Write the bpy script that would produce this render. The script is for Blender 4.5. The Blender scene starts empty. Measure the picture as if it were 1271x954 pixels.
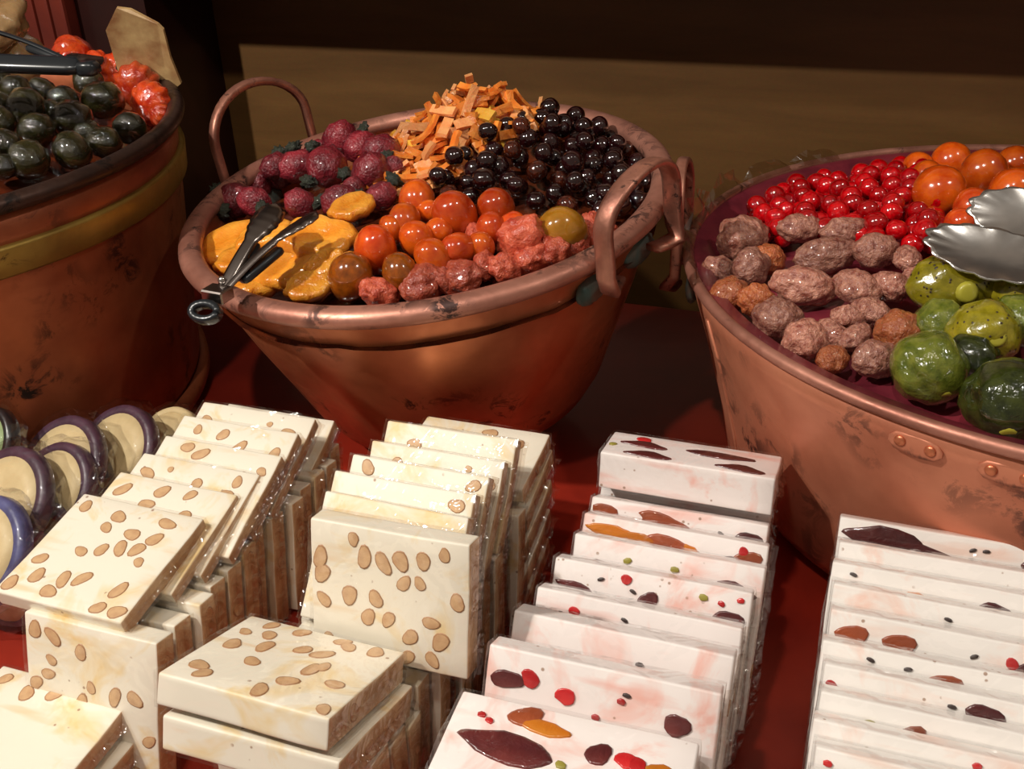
import bpy, bmesh, math, random
from mathutils import Vector, Matrix, noise
R = math.radians
C = bpy.context.scene.collection
SC = bpy.context.scene

# ---------------------------------------------------------------- camera, world, lamps, exposure
cam = bpy.data.cameras.new('camera'); cam.sensor_width = 36; cam.lens = 36*1300/1271
cam.clip_start = .02
co = bpy.data.objects.new('camera', cam); C.objects.link(co)
right = Vector((1,0,0)); fwd = Vector((0, math.cos(R(29)), -math.sin(R(29)))); up = right.cross(fwd)
rr = right*math.cos(R(2)) - up*math.sin(R(2)); uu = right*math.sin(R(2)) + up*math.cos(R(2))
M = Matrix((rr, uu, -fwd)).transposed().to_4x4(); M.translation = (0, 0, .5)
co.matrix_world = M
SC.camera = co
cam.dof.use_dof = False

w = bpy.data.worlds.new('shop_interior'); SC.world = w; w.use_nodes = True
w.node_tree.nodes['Background'].inputs[0].default_value = (1, .78, .6, 1)
w.node_tree.nodes['Background'].inputs[1].default_value = .17

def spot(name, loc, target, power, size, color=(1,.94,.85), radius=.02, blend=.35):
    l = bpy.data.lights.new(name, 'SPOT'); l.energy = power; l.spot_size = R(size); l.spot_blend = blend
    l.color = color; l.shadow_soft_size = radius
    o = bpy.data.objects.new(name, l); C.objects.link(o); o.location = loc
    o.rotation_euler = (Vector(target)-Vector(loc)).to_track_quat('-Z', 'Y').to_euler()
    return o
spot('ceiling_spot', (-1.1, .12, 1.38), (.0, .62, .05), 98, 75, radius=.022)
spot('ceiling_spot', (-.3, -.1, 1.6), (.05, .6, .05), 30, 75, radius=.03)
spot('ceiling_spot', (.8, .15, 1.5), (.1, .65, .1), 15, 80, radius=.025)

vs = SC.view_settings; vs.view_transform = 'Standard'; vs.look = 'None'; vs.gamma = 1; vs.use_curve_mapping = False
vs.exposure = 0.0

# ---------------------------------------------------------------- helpers
def link(o, parent=None):
    C.objects.link(o)
    if parent is not None: o.parent = parent
    return o
def tag(o, label=None, cat=None, group=None, kind=None):
    if label: o['label'] = label
    if cat: o['category'] = cat
    if group: o['group'] = group
    if kind: o['kind'] = kind
    return o
def empty(name, mat=None, loc=None):
    o = bpy.data.objects.new(name, None); o.empty_display_size = .02; C.objects.link(o)
    if mat is not None: o.matrix_world = mat
    if loc is not None: o.location = loc
    return o
def mesh_of(bm, name, mat, smooth=True):
    me = bpy.data.meshes.new(name)
    bmesh.ops.recalc_face_normals(bm, faces=bm.faces)
    if smooth:
        for f in bm.faces: f.smooth = True
    bm.to_mesh(me); bm.free()
    for m in (mat if isinstance(mat, (list, tuple)) else [mat]): me.materials.append(m)
    return me
def obj(name, me, parent=None, mat=None):
    o = bpy.data.objects.new(name, me); link(o, parent)
    if mat is not None: o.matrix_local = mat
    return o
def box(bm, x0, x1, y0, y1, z0, z1, mi=0):
    v = [bm.verts.new((x,y,z)) for x in (x0,x1) for y in (y0,y1) for z in (z0,z1)]
    for q in ((0,1,3,2),(4,6,7,5),(0,4,5,1),(2,3,7,6),(0,2,6,4),(1,5,7,3)):
        f = bm.faces.new([v[i] for i in q]); f.material_index = mi
def bevel(bm, w, seg=2):
    bmesh.ops.bevel(bm, geom=bm.edges[:], offset=w, segments=seg, affect='EDGES', profile=.6)
def lathe(bm, prof, n=96, jig=0, sx=1, sy=1):
    rings = []
    for r, z in prof:
        ring = []
        for i in range(n):
            a = 2*math.pi*i/n
            k = 1 + jig*noise.noise(Vector((math.cos(a)*2, math.sin(a)*2, z*12)))
            ring.append(bm.verts.new((r*k*math.cos(a)*sx, r*k*math.sin(a)*sy, z)))
        rings.append(ring)
    for a, b in zip(rings, rings[1:]):
        for i in range(n):
            bm.faces.new((a[i], a[(i+1)%n], b[(i+1)%n], b[i]))
    return rings
def sweep(bm, path, w, t, wdir=None, seg=8, closed=False, mi=0):
    """bar of rounded section along a path; w across wdir, t across the other way"""
    P = [Vector(p) for p in path]; n = len(P); rings = []
    ws = w if isinstance(w, (list, tuple)) else [w]*n
    ts = t if isinstance(t, (list, tuple)) else [t]*n
    for i in range(n):
        T = (P[min(i+1,n-1)] - P[max(i-1,0)]).normalized()
        W = Vector(wdir) if wdir is not None else Vector((0,0,1))
        if callable(wdir): W = Vector(wdir(i))
        N = T.cross(W)
        if N.length < 1e-5: N = T.orthogonal()
        N.normalize(); W = N.cross(T).normalized()
        ring = []
        for k in range(seg):
            a = 2*math.pi*(k+.5)/seg
            c, s = math.cos(a), math.sin(a)
            c = math.copysign(abs(c)**.5, c); s = math.copysign(abs(s)**.5, s)
            ring.append(bm.verts.new(P[i] + W*c*ws[i]/2 + N*s*ts[i]/2))
        rings.append(ring)
    for a, b in zip(rings, rings[1:]):
        for k in range(seg):
            f = bm.faces.new((a[k], a[(k+1)%seg], b[(k+1)%seg], b[k])); f.material_index = mi
    for r in (rings[0], rings[-1]):
        f = bm.faces.new(r); f.material_index = mi
def ORD(n):
    return ['first','second','third','fourth','fifth','sixth','seventh','eighth','ninth','tenth','eleventh','twelfth','thirteenth','fourteenth','fifteenth','sixteenth','seventeenth','eighteenth','nineteenth','twentieth','twenty-first','twenty-second','twenty-third','twenty-fourth','twenty-fifth'][n]

# ---------------------------------------------------------------- materials
def nodes(name):
    m = bpy.data.materials.new(name); m.use_nodes = True
    nt = m.node_tree; return m, nt, nt.nodes['Principled BSDF']
def lin(c):
    return tuple((x/255/12.92 if x/255 <= .04045 else ((x/255+.055)/1.055)**2.4) for x in c) + (1,)
def N(nt, t, **kw):
    n = nt.nodes.new(t)
    for k, v in kw.items():
        if k in n.inputs: n.inputs[k].default_value = v
        else: setattr(n, k, v)
    return n
def ramp(nt, src, stops):
    r = nt.nodes.new('ShaderNodeValToRGB'); e = r.color_ramp.elements
    while len(e) < len(stops): e.new(.5)
    for k, (p, c) in zip(e, stops): k.position = p; k.color = c
    nt.links.new(src, r.inputs[0]); return r
def mixc(nt, fac, a, b, mode='MIX'):
    m = nt.nodes.new('ShaderNodeMix'); m.data_type = 'RGBA'; m.blend_type = mode
    for s, v in ((m.inputs[0], fac), (m.inputs[6], a), (m.inputs[7], b)):
        if hasattr(v, 'links'): nt.links.new(v, s)
        else: s.default_value = v
    return m.outputs[2]
def noise_tex(nt, scale, detail=4, rough=.55, dist=0, coord='Object', vec=None):
    n = N(nt, 'ShaderNodeTexNoise'); n.inputs['Scale'].default_value = scale; n.inputs['Detail'].default_value = detail
    n.inputs['Roughness'].default_value = rough; n.inputs['Distortion'].default_value = dist
    if vec is None:
        tc = N(nt, 'ShaderNodeTexCoord'); vec = tc.outputs[coord]
    nt.links.new(vec, n.inputs['Vector']); return n
def bump(nt, b, h, s=.3, d=.001):
    n = N(nt, 'ShaderNodeBump'); n.inputs['Strength'].default_value = s; n.inputs['Distance'].default_value = d
    nt.links.new(h, n.inputs['Height']); nt.links.new(n.outputs[0], b.inputs['Normal'])
def stretched(nt, s):
    tc = N(nt, 'ShaderNodeTexCoord'); mp = N(nt, 'ShaderNodeMapping'); mp.inputs['Scale'].default_value = s
    nt.links.new(tc.outputs['Object'], mp.inputs[0]); return mp.outputs[0]

def copper(name, base=(226,142,98), mid=(150,74,46), dark=(52,28,22), metal=.7, rough=.36, spots=.54, sc=1):
    m, nt, b = nodes(name)
    big = noise_tex(nt, 6*sc, 5, .6); fine = noise_tex(nt, 38*sc, 8, .7, .6)
    col = mixc(nt, ramp(nt, big.outputs[0], [(.35,(0,0,0,1)),(.68,(1,1,1,1))]).outputs[0], lin(base), lin(mid))
    sp = ramp(nt, fine.outputs[0], [(spots,(0,0,0,1)),(spots+.07,(1,1,1,1))])
    region = ramp(nt, noise_tex(nt, 9*sc, 2).outputs[0], [(.48,(0,0,0,1)),(.62,(1,1,1,1))])
    k = mixc(nt, 1, sp.outputs[0], region.outputs[0], 'MULTIPLY')
    col = mixc(nt, k, col, lin(dark))
    nt.links.new(col, b.inputs['Base Color'])
    b.inputs['Metallic'].default_value = metal
    rg = ramp(nt, fine.outputs[0], [(.3,(rough-.08,)*3+(1,)),(.7,(rough+.16,)*3+(1,))])
    nt.links.new(rg.outputs[0], b.inputs['Roughness'])
    bump(nt, b, noise_tex(nt, 22*sc, 3).outputs[0], .35, .0015)
    return m
def fruit(name, c1, c2, rough=.22, sss=.25, nscale=90, bstr=.3, coat=.7, noise_sc=25, spec=.5, rad=(1,.35,.15), unit=True):
    m, nt, b = nodes(name)
    if unit: nscale /= 26; noise_sc /= 22          # these meshes are modelled at radius 1 and scaled down
    n = noise_tex(nt, noise_sc, 3)
    oi = N(nt, 'ShaderNodeObjectInfo')
    r = ramp(nt, n.outputs[0], [(.3, lin(c1)), (.72, lin(c2))])
    hs = N(nt, 'ShaderNodeHueSaturation')
    mr = N(nt, 'ShaderNodeMapRange'); mr.inputs[3].default_value = .7; mr.inputs[4].default_value = 1.25
    nt.links.new(oi.outputs['Random'], mr.inputs[0]); nt.links.new(mr.outputs[0], hs.inputs['Value'])
    nt.links.new(r.outputs[0], hs.inputs['Color']); nt.links.new(hs.outputs[0], b.inputs['Base Color'])
    b.inputs['Roughness'].default_value = rough
    b.inputs['Subsurface Weight'].default_value = sss; b.inputs['Subsurface Scale'].default_value = .006
    b.inputs['Subsurface Radius'].default_value = rad
    b.inputs['Coat Weight'].default_value = coat; b.inputs['Coat Roughness'].default_value = .05; b.inputs['Coat IOR'].default_value = 1.6
    if bstr: bump(nt, b, noise_tex(nt, nscale, 3, .55, .4).outputs[0], bstr, .0022)
    return m
def plain(name, c, rough=.5, metal=0, coat=0, nsc=0, c2=None, bstr=0, bsc=50):
    m, nt, b = nodes(name)
    if c2:
        r = ramp(nt, noise_tex(nt, nsc, 5).outputs[0], [(.35, lin(c)), (.65, lin(c2))]); nt.links.new(r.outputs[0], b.inputs['Base Color'])
    else: b.inputs['Base Color'].default_value = lin(c)
    b.inputs['Roughness'].default_value = rough; b.inputs['Metallic'].default_value = metal; b.inputs['Coat Weight'].default_value = coat
    if bstr: bump(nt, b, noise_tex(nt, bsc, 4).outputs[0], bstr, .001)
    return m
def film(name, tint=(1,1,1,1), base=.06, bsc=30, bstr=1, rough=.09, gain=1.0):
    m, nt, b = nodes(name); nt.nodes.remove(b)
    out = nt.nodes['Material Output']
    t = N(nt, 'ShaderNodeBsdfTransparent'); t.inputs[0].default_value = tint
    g = N(nt, 'ShaderNodeBsdfGlossy'); g.inputs['Roughness'].default_value = rough
    bp = N(nt, 'ShaderNodeBump'); bp.inputs['Strength'].default_value = bstr; bp.inputs['Distance'].default_value = .007
    nz = noise_tex(nt, bsc, 2, .5, 1.2); nt.links.new(nz.outputs[0], bp.inputs['Height']); nt.links.new(bp.outputs[0], g.inputs['Normal'])
    fr = N(nt, 'ShaderNodeLayerWeight'); fr.inputs[0].default_value = .5      # facing: the same from both sides of the film
    pw = N(nt, 'ShaderNodeMath', operation='POWER'); pw.inputs[1].default_value = 4; nt.links.new(fr.outputs['Facing'], pw.inputs[0])
    ma = N(nt, 'ShaderNodeMath', operation='MULTIPLY_ADD'); ma.inputs[1].default_value = .6*gain; ma.inputs[2].default_value = base
    nt.links.new(pw.outputs[0], ma.inputs[0])
    mx = N(nt, 'ShaderNodeMixShader'); nt.links.new(ma.outputs[0], mx.inputs[0]); nt.links.new(t.outputs[0], mx.inputs[1]); nt.links.new(g.outputs[0], mx.inputs[2])
    nt.links.new(mx.outputs[0], out.inputs[0]); return m

def shifted(nt, s=(1,1,1)):
    tc = N(nt, 'ShaderNodeTexCoord'); oi = N(nt, 'ShaderNodeObjectInfo'); cm = N(nt, 'ShaderNodeCombineXYZ')
    for k, q in enumerate((3.7, 5.9, 2.3)):
        mu = N(nt, 'ShaderNodeMath', operation='MULTIPLY'); mu.inputs[1].default_value = q; nt.links.new(oi.outputs['Random'], mu.inputs[0]); nt.links.new(mu.outputs[0], cm.inputs[k])
    va = N(nt, 'ShaderNodeVectorMath', operation='ADD'); nt.links.new(tc.outputs['Object'], va.inputs[0]); nt.links.new(cm.outputs[0], va.inputs[1])
    vm = N(nt, 'ShaderNodeVectorMath', operation='MULTIPLY'); vm.inputs[1].default_value = s; nt.links.new(va.outputs[0], vm.inputs[0])
    return vm.outputs[0]
def nougat_mat(name, base, stain, streak, amount=.6):
    m, nt, b = nodes(name)
    n1 = noise_tex(nt, 22, 4, .6, 1.0, vec=shifted(nt)); n2 = noise_tex(nt, 140, 3, .6)
    st = ramp(nt, n1.outputs[0], [(amount,(0,0,0,1)),(amount+.16,(1,1,1,1))])
    col = mixc(nt, st.outputs[0], lin(base), lin(stain))
    sv = noise_tex(nt, 1, 3, .5, 0, vec=shifted(nt, (14, 75, 75)))
    s2 = ramp(nt, sv.outputs[0], [(.6,(0,0,0,1)),(.75,(.6,.6,.6,1))])
    col = mixc(nt, s2.outputs[0], col, lin(streak))
    vo = N(nt, 'ShaderNodeTexVoronoi'); vo.inputs['Scale'].default_value = 130
    nt.links.new(shifted(nt), vo.inputs['Vector'])
    sp = ramp(nt, vo.outputs['Distance'], [(.10,(1,1,1,1)),(.15,(0,0,0,1))])
    rg = ramp(nt, noise_tex(nt, 60, 2, vec=shifted(nt)).outputs[0], [(.55,(0,0,0,1)),(.6,(.8,.8,.8,1))])
    k = mixc(nt, 1, sp.outputs[0], rg.outputs[0], 'MULTIPLY')
    col = mixc(nt, k, col, lin((150,110,80)))
    nt.links.new(col, b.inputs['Base Color'])
    b.inputs['Roughness'].default_value = .5; b.inputs['Subsurface Weight'].default_value = .0
    bump(nt, b, n2.outputs[0], .12, .0008)
    return m

MT = {}
MT['copper'] = copper('aged_copper')
MT['copper_deep'] = copper('brown_aged_copper', (188,106,66), (120,54,34), (35,20,16), .5, .4, .53)
MT['copper_pink'] = copper('pink_aged_copper', (214,140,108), (176,100,74), (62,38,34), .4, .42, .51)
MT['rim'] = copper('worn_copper_rim', (200,140,120), (150,96,80), (72,50,46), .6, .42, .5, 2)
MT['rim_dark'] = copper('blackened_copper_rim', (80,55,45), (45,32,28), (20,16,14), .6, .4, .5, 2)
MT['strap'] = copper('handle_copper', (200,138,116), (115,72,60), (50,38,36), .7, .38, .55, 3)
MT['brass'] = copper('tarnished_brass', (170,140,65), (115,85,40), (70,45,25), .7, .42, .6, 1.5)
MT['verdigris'] = plain('verdigris', (70,95,90), .7, .2, 0, 60, (110,90,78), .5, 120)
MT['red_lacquer'] = plain('red_stained_wood', (150,40,22), .42, 0, .1, 14, (125,30,18), .1, 60)
MT['steel'] = plain('tong_steel', (150,140,135), .25, 1, 0)
MT['steel_bright'] = plain('brushed_steel', (215,210,205), .22, .95, 0, 40, (190,188,185), .15, 30)
MT['rubber'] = plain('black_rubber', (26,30,34), .3, 0, .3)
MT['nut'] = plain('almond_flesh', (214,176,132), .45, 0, .15, 160, (198,156,116))
MT['nut_skin'] = plain('almond_skin', (172,128,90), .5)
MT['nougat'] = nougat_mat('almond_nougat', (240,232,214), (234,206,150), (230,192,138), .53)
MT['nougat_side'] = plain('nougat_cut_side', (224,194,156), .5, 0, .1, 45, (186,142,102), .3, 90)
MT['nougat_pink'] = nougat_mat('fruit_nougat', (243,234,230), (240,190,178), (236,168,152), .53)
MT['nougat_white'] = nougat_mat('white_fruit_nougat', (240,234,228), (238,206,192), (236,196,176), .57)
MT['prune'] = fruit('prune_piece', (58,20,26), (112,48,44), .3, 0, 120, .8, .5, unit=False)
MT['cherry_bit'] = fruit('red_cherry_piece', (165,16,26), (205,50,48), .25, 0, 120, .5, .6, unit=False)
MT['apricot'] = fruit('amber_fruit_piece', (196,100,22), (222,146,50), .25, 0, 120, .5, .6, unit=False)
MT['brownfruit'] = fruit('russet_fruit_piece', (130,58,34), (170,88,52), .3, 0, 120, .5, .5, unit=False)
MT['pistachio'] = plain('green_fruit_piece', (150,140,60), .4, 0, .2)
MT['darkbit'] = plain('dark_fruit_crumb', (60,48,46), .4, 0, .2)
MT['film'] = film('clear_wrapping_film')
MT['film_round'] = film('taut_wrapping_film', (1,1,1,1), .12, 22, 1, .07)
MT['film_brown'] = film('crumpled_wrapping_film', (.95,.9,.85,1), .09, 60, 1, .12)
MT['maroon'] = fruit('maroon_candied_plum', (84,12,26), (144,42,52), .3, .15, 170, .9, .5, 30)
MT['herb'] = plain('dark_herb', (26,32,26), .45, 0, .3, 200, (78,84,66), 1, 200)
MT['kumquat'] = fruit('amber_kumquat', (178,60,10), (214,98,20), .18, .35, 40, .12, .9, 35)
MT['kumquat_red'] = fruit('red_amber_kumquat', (176,48,12), (212,88,26), .18, .35, 40, .15, .9, 35)
MT['kumquat_yellow'] = fruit('golden_kumquat', (176,118,24), (205,140,44), .18, .35, 40, .12, .9, 35)
MT['kumquat_brown'] = fruit('brown_kumquat', (120,60,14), (178,92,20), .16, .3, 40, .12, 1, 60)
MT['pinkfruit'] = fruit('sugared_pink_peel', (158,50,30), (208,104,76), .35, .25, 160, .9, .5, 60)
MT['yellow'] = fruit('candied_yellow_slice', (216,124,26), (240,168,62), .22, .35, 90, .9, .5, 30, rad=(1,.6,.2))
MT['peel'] = fruit('candied_orange_peel', (222,106,30), (240,150,64), .3, .25, 160, .6, .5, 60, unit=False)
MT['peel2'] = fruit('pale_candied_peel', (226,140,84), (236,170,110), .3, .25, 160, .6, .5, 60, unit=False)
MT['peel_yellow'] = fruit('yellow_candied_peel', (226,156,40), (236,184,76), .3, .25, 160, .6, .5, 60, unit=False)
MT['black'] = fruit('black_cherry', (20,3,5), (38,7,9), .12, 0, 60, .12, 1, 40)
MT['black_amber'] = fruit('amber_black_cherry', (30,7,8), (90,32,10), .12, .1, 60, .12, 1, 90)
MT['redcherry'] = fruit('bright_red_cherry', (150,2,10), (205,8,18), .1, .15, 60, .15, 1, 60, rad=(1,.1,.1))
MT['date'] = fruit('sugared_date', (128,66,54), (204,146,124), .35, .2, 190, 1.0, .4, 90)
MT['date_orange'] = fruit('amber_sugared_date', (158,74,40), (196,118,72), .32, .3, 190, .9, .5, 90)
MT['fig'] = fruit('green_candied_fig', (66,78,18), (118,122,44), .15, .2, 130, .5, .9, 60, rad=(.6,1,.2))
MT['fig_dark'] = fruit('dark_green_fig', (16,26,8), (58,66,20), .14, 0, 130, .5, .9, 60, rad=(.6,1,.2))
MT['fig_pricked'] = fruit('yellow_green_pricked_fruit', (116,108,14), (160,146,34), .22, .3, 100, .3, .9, 60, rad=(.8,1,.2))
MT['prick'] = plain('prick_mark', (50,34,10), .5)
MT['olive'] = fruit('dark_green_candied_fruit', (14,16,6), (52,48,20), .14, 0, 170, .6, 1, 45)
MT['orange_skin'] = fruit('candied_clementine', (176,34,14), (222,88,28), .22, .3, 140, .5, .8, 40)
MT['melon'] = fruit('pale_candied_melon', (150,112,74), (196,160,112), .25, .35, 70, .6, .7, 25)
MT['parchment'] = plain('browned_paper', (190,160,110), .45, 0, .4, 40, (140,96,60), .5, 60)
MT['plum_paper'] = plain('plum_red_liner', (120,40,50), .35, 0, .4, 26, (88,26,38), .4, 45)
MT['syrup'] = plain('dark_syrup_bed', (96,40,18), .2, 0, .6, 50, (52,20,12), .5, 60)
MT['orange_bed'] = plain('amber_syrup_bed', (150,70,24), .2, 0, .6, 50, (110,44,18), .5, 60)
MT['cookie'] = plain('pale_almond_paste', (226,204,156), .55, 0, .1, 60, (212,188,140), .25, 150)
MT['cookie_green'] = plain('green_almond_paste', (172,190,138), .55, 0, .1, 60, (150,172,118), .25, 150)
MT['cookie_rim'] = plain('plum_coloured_rind', (86,58,76), .4, 0, .3, 60, (58,38,54), .5, 120)
MT['cookie_blue'] = plain('blue_violet_rind', (96,98,150), .4, 0, .3, 60, (62,60,100), .5, 120)
MT['rivet'] = plain('copper_rivet', (200,120,85), .35, .7)
MT['black_void'] = plain('dark_interior', (20,10,8), .6)

def wall_mat():
    m, nt, b = nodes('ochre_veneer_wall')
    v = stretched(nt, (3, 3, 22)); n = noise_tex(nt, 1.6, 6, .6, .8, vec=v)
    r = ramp(nt, n.outputs[0], [(.3, lin((92,62,28))), (.7, lin((108,74,36)))])
    f = noise_tex(nt, 300, 2); c = mixc(nt, .12, r.outputs[0], f.outputs['Color'], 'OVERLAY')
    nt.links.new(c, b.inputs['Base Color']); b.inputs['Roughness'].default_value = .5
    bump(nt, b, n.outputs[0], .05, .001); return m
MT['wall'] = wall_mat()
MT['red_wood'] = plain('dark_red_cabinet_wood', (112,36,18), .45, 0, .1, 12, (84,24,14), .1, 60)
MT['shaded_wood'] = plain('shaded_red_wood', (42,12,8), .4, 0, .1, 12, (30,8,6), .1, 60)  # cabinet wood with the shade beside the boards painted into its colour
MT['brown_trim'] = plain('brown_wood_trim', (128,62,44), .45, 0, .1, 12, (110,50,36), .1, 60)
MT['floor'] = plain('floor_tiles', (90,70,55), .6, 0, 0, 8, (70,54,42))
MT['skirt'] = plain('counter_wood', (90,30,18), .5, 0, 0, 12, (70,22,14))
# ---------------------------------------------------------------- display axes: rows run 20 degrees off the camera
D = Matrix.Rotation(R(-20), 4, 'Z')           # (across, back, up) -> world
DP = lambda s, d, z: D @ Vector((s, d, z))

# floor, wall, counter, cabinet, shelf
def dbox(name, s0, s1, d0, d1, z0, z1, mat, kind=None, parent=None, bev=.0015):
    bm = bmesh.new(); box(bm, s0, s1, d0, d1, z0, z1)
    if bev: bevel(bm, bev, 1)
    o = obj(name, mesh_of(bm, name, mat, False), parent)
    if parent is None: o.matrix_world = D
    if kind: o['kind'] = kind
    return o
WD = 1.142                                     # back wall distance along the display's own depth
dbox('floor', -3, 3, -2, 3, -.95, -.9, MT['floor'], 'structure', bev=0)
dbox('wall_back', -1.6, 1.6, WD, WD+.05, -.9, 1.6, MT['wall'], 'structure', bev=0)
tb = empty('display_counter', D @ Matrix.Translation((0, .4, -.9)))
tag(tb, 'long dark red stained wooden counter carrying the copper pans and nougat', 'counter')
bm = bmesh.new(); box(bm, -1.5, 1.3, -.35, .665, .87, .9); bevel(bm, .003, 2)
obj('counter_top', mesh_of(bm, 'counter_top', MT['red_lacquer'], False), tb)
bm = bmesh.new(); box(bm, -1.45, 1.25, -.28, .6, 0, .87)
obj('counter_front', mesh_of(bm, 'counter_front', MT['skirt'], False), tb)
dbox('trim_1', -.5, 1.4, WD-.02, WD-.0005, -.085, -.066, MT['brown_trim'], 'structure')

# shelf fixed above: its shade falls over the top of the wall
sh = dbox('wall_shelf', -1.2, 1.3, WD-.16, WD-.002, .378, .40, MT['red_wood'])
tag(sh, 'dark red wooden shelf fixed to the ochre wall above the pans', 'shelf')

cb = empty('fluted_cabinet', D @ Matrix.Translation((-.90, WD-.15, .0005)))
tag(cb, 'dark red wooden cabinet with upright grooved boards behind the left copper pot', 'cabinet')
bm = bmesh.new(); box(bm, -.5, .115, .022, .149, 0, 1.1); obj('carcass', mesh_of(bm, 'carcass', MT['shaded_wood'], False), cb)
bm = bmesh.new(); box(bm, -.0095, .0095, 0, .022, 0, 1.1); bevel(bm, .004, 2); me = mesh_of(bm, 'board', MT['red_wood'], False)
for i in range(9):
    obj('board', me, cb, Matrix.Translation((-.155+i*.021, 0, 0)))
# ---------------------------------------------------------------- copper vessels
def frame(n):
    n = Vector(n).normalized(); u = Vector((0,1,0)).cross(n).normalized(); v = n.cross(u)
    return Matrix((u, v, n)).transposed().to_4x4()
def place(Cc, n):
    m = frame(n); m.translation = Vector(Cc); return m
F_MID = place((-.066,.84,.217), (-.101,-.085,1)); F_RIGHT = place((.434,.716,.188), (0,0,1)); F_LEFT = place((-.53,.886,.275), (.022,-.044,1))
RHO = {'mid': .2, 'right': .30, 'left': .25}
FR = {'mid': F_MID, 'right': F_RIGHT, 'left': F_LEFT}
def H(k, u, v):
    dome = max(0, 1-(u*u+v*v)/RHO[k]**2)
    if k == 'mid':
        return -.022+.03*dome+.046*math.exp(-(((u-.04)/.055)**2+((v-.08)/.055)**2))+.016*math.exp(-(((u-.11)/.06)**2+((v-.06)/.07)**2))
    if k == 'right': return -.02+.05*dome
    return -.02+.05*dome
def bed(k, rad, drop, name, mat, root, ruffle=0, n=40):
    bm = bmesh.new(); rings = []
    for j in range(1, n//2+1):
        r = rad*j/(n//2); ring = []
        for i in range(96):
            a = 2*math.pi*i/96
            u, v = r*math.cos(a), r*math.sin(a)
            z = H(k, u, v)-drop + .003*noise.noise(Vector((u*40, v*40, 3)))
            if ruffle: z += ruffle*max(0, j/(n/2)-.8)/.2*(math.sin(a*34)*.6+math.sin(a*57)*.4)
            ring.append(bm.verts.new((u, v, z)))
        rings.append(ring)
    c = bm.verts.new((0,0,H(k,0,0)-drop))
    for i in range(96): bm.faces.new((c, rings[0][i], rings[0][(i+1)%96]))
    for a, b in zip(rings, rings[1:]):
        for i in range(96): bm.faces.new((a[i], a[(i+1)%96], b[(i+1)%96], b[i]))
    return obj(name, mesh_of(bm, name, mat), root)
def torus_rim(rho, minor, sq=1, n=128, m=12, jig=.0):
    prof = [(rho+minor*math.cos(2*math.pi*k/m), minor*sq*math.sin(2*math.pi*k/m)) for k in range(m+1)]
    bm = bmesh.new(); lathe(bm, prof, n, jig); bmesh.ops.remove_doubles(bm, verts=bm.verts, dist=1e-6)
    return bm
def shell(prof, t, n=128, jig=.0):
    """closed vessel wall: outside profile from bottom centre to lip, back down inside"""
    out = prof; inn = [(max(r-t, .0005), z+(t if i == 0 else 0)) for i, (r, z) in enumerate(prof)]
    inn[0] = (.0005, prof[0][1]+t); inn.insert(1, (prof[1][0]-t, prof[1][1]+t)) if len(prof) > 1 else None
    bm = bmesh.new(); lathe(bm, out + inn[::-1], n, jig); return bm
def handle(ang, rho, half, rise, w, t, out=.018, low=-.03, lean=.0, spread=1.0):
    """strap loop standing on the pan wall at angle ang (tangential span 2*half)"""
    e = Vector((math.cos(ang), math.sin(ang), 0)); g = Vector((-math.sin(ang), math.cos(ang), 0)); z = Vector((0,0,1))
    sag = rho - math.sqrt(rho*rho-half*half)
    pts = []
    def P(a, o, h): return e*(rho-sag*min(1,abs(a)/half)**2+o+lean*max(0,h)) + g*a + z*h
    pts += [P(-half*.55, .004, low), P(-half*.8, .008, low-.002), P(-half, .012+out*.3, low+.001), P(-half*1.02, out, low+.012), P(-half*1.0, out, 0)]
    n = 18
    for i in range(n+1):
        a = math.pi*(1-i/n)
        c = math.cos(a); s = math.sin(a)
        pts.append(P(half*spread*c*(1 if abs(c)<.98 else 1), out, rise*.42 + rise*.58*s))
    pts += [P(half*1.0, out, 0), P(half*1.02, out, low+.012), P(half, .012+out*.3, low+.001), P(half*.8, .008, low-.002), P(half*.55, .004, low)]
    bm = bmesh.new(); sweep(bm, pts, w, t, e, 8); return bm
def lug(ang, rho, half, low, r=.011):
    e = Vector((math.cos(ang), math.sin(ang), 0)); g = Vector((-math.sin(ang), math.cos(ang), 0))
    res = []
    for sgn in (-1, 1):
        bm = bmesh.new(); bmesh.ops.create_uvsphere(bm, u_segments=14, v_segments=8, radius=1)
        for v in bm.verts:
            v.co = Vector((v.co.x*.006, v.co.y*.022, v.co.z*.012)) * (1+.2*noise.noise(v.co*3))
        m = Matrix((e, g, Vector((0,0,1)))).transposed()
        sag = rho - math.sqrt(rho*rho-half*half*.5)
        for v in bm.verts: v.co = m @ v.co + e*(rho-.001-sag*.6) + g*sgn*half*.62 + Vector((0,0,low))
        res.append(bm)
    return res

# middle pan (tips slightly to the front)
T_MID = F_MID
mid = empty('copper_pan', T_MID @ Matrix.Translation((0,0,-.2)))
tag(mid, 'round two-handled copper pan with rolled rim, in the middle, heaped with candied fruit', 'pan', 'copper vessels of candied fruit')
up2 = Matrix.Translation((0,0,.2))
prof = [(.0005,-.197),(.085,-.197),(.108,-.193),(.122,-.184),(.134,-.165),(.152,-.12),(.170,-.075),(.184,-.035),(.193,-.008),(.196,0)]
o = obj('body', mesh_of(shell(prof, .003, jig=.006), 'pan_body', MT['copper']), mid, up2)
bm = torus_rim(.196, .0098, .8, jig=.004); o = obj('rim', mesh_of(bm, 'pan_rim', MT['rim']), mid, up2)
A_R = R(-39); A_L = R(139)
o = obj('handle', mesh_of(handle(A_R, .2, .046, .056, .015, .006, .014, -.020), 'handle', MT['strap']), mid, up2)
o = obj('handle', mesh_of(handle(A_L, .2, .054, .071, .009, .0075, .012, -.02), 'handle', MT['strap']), mid, up2)
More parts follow.
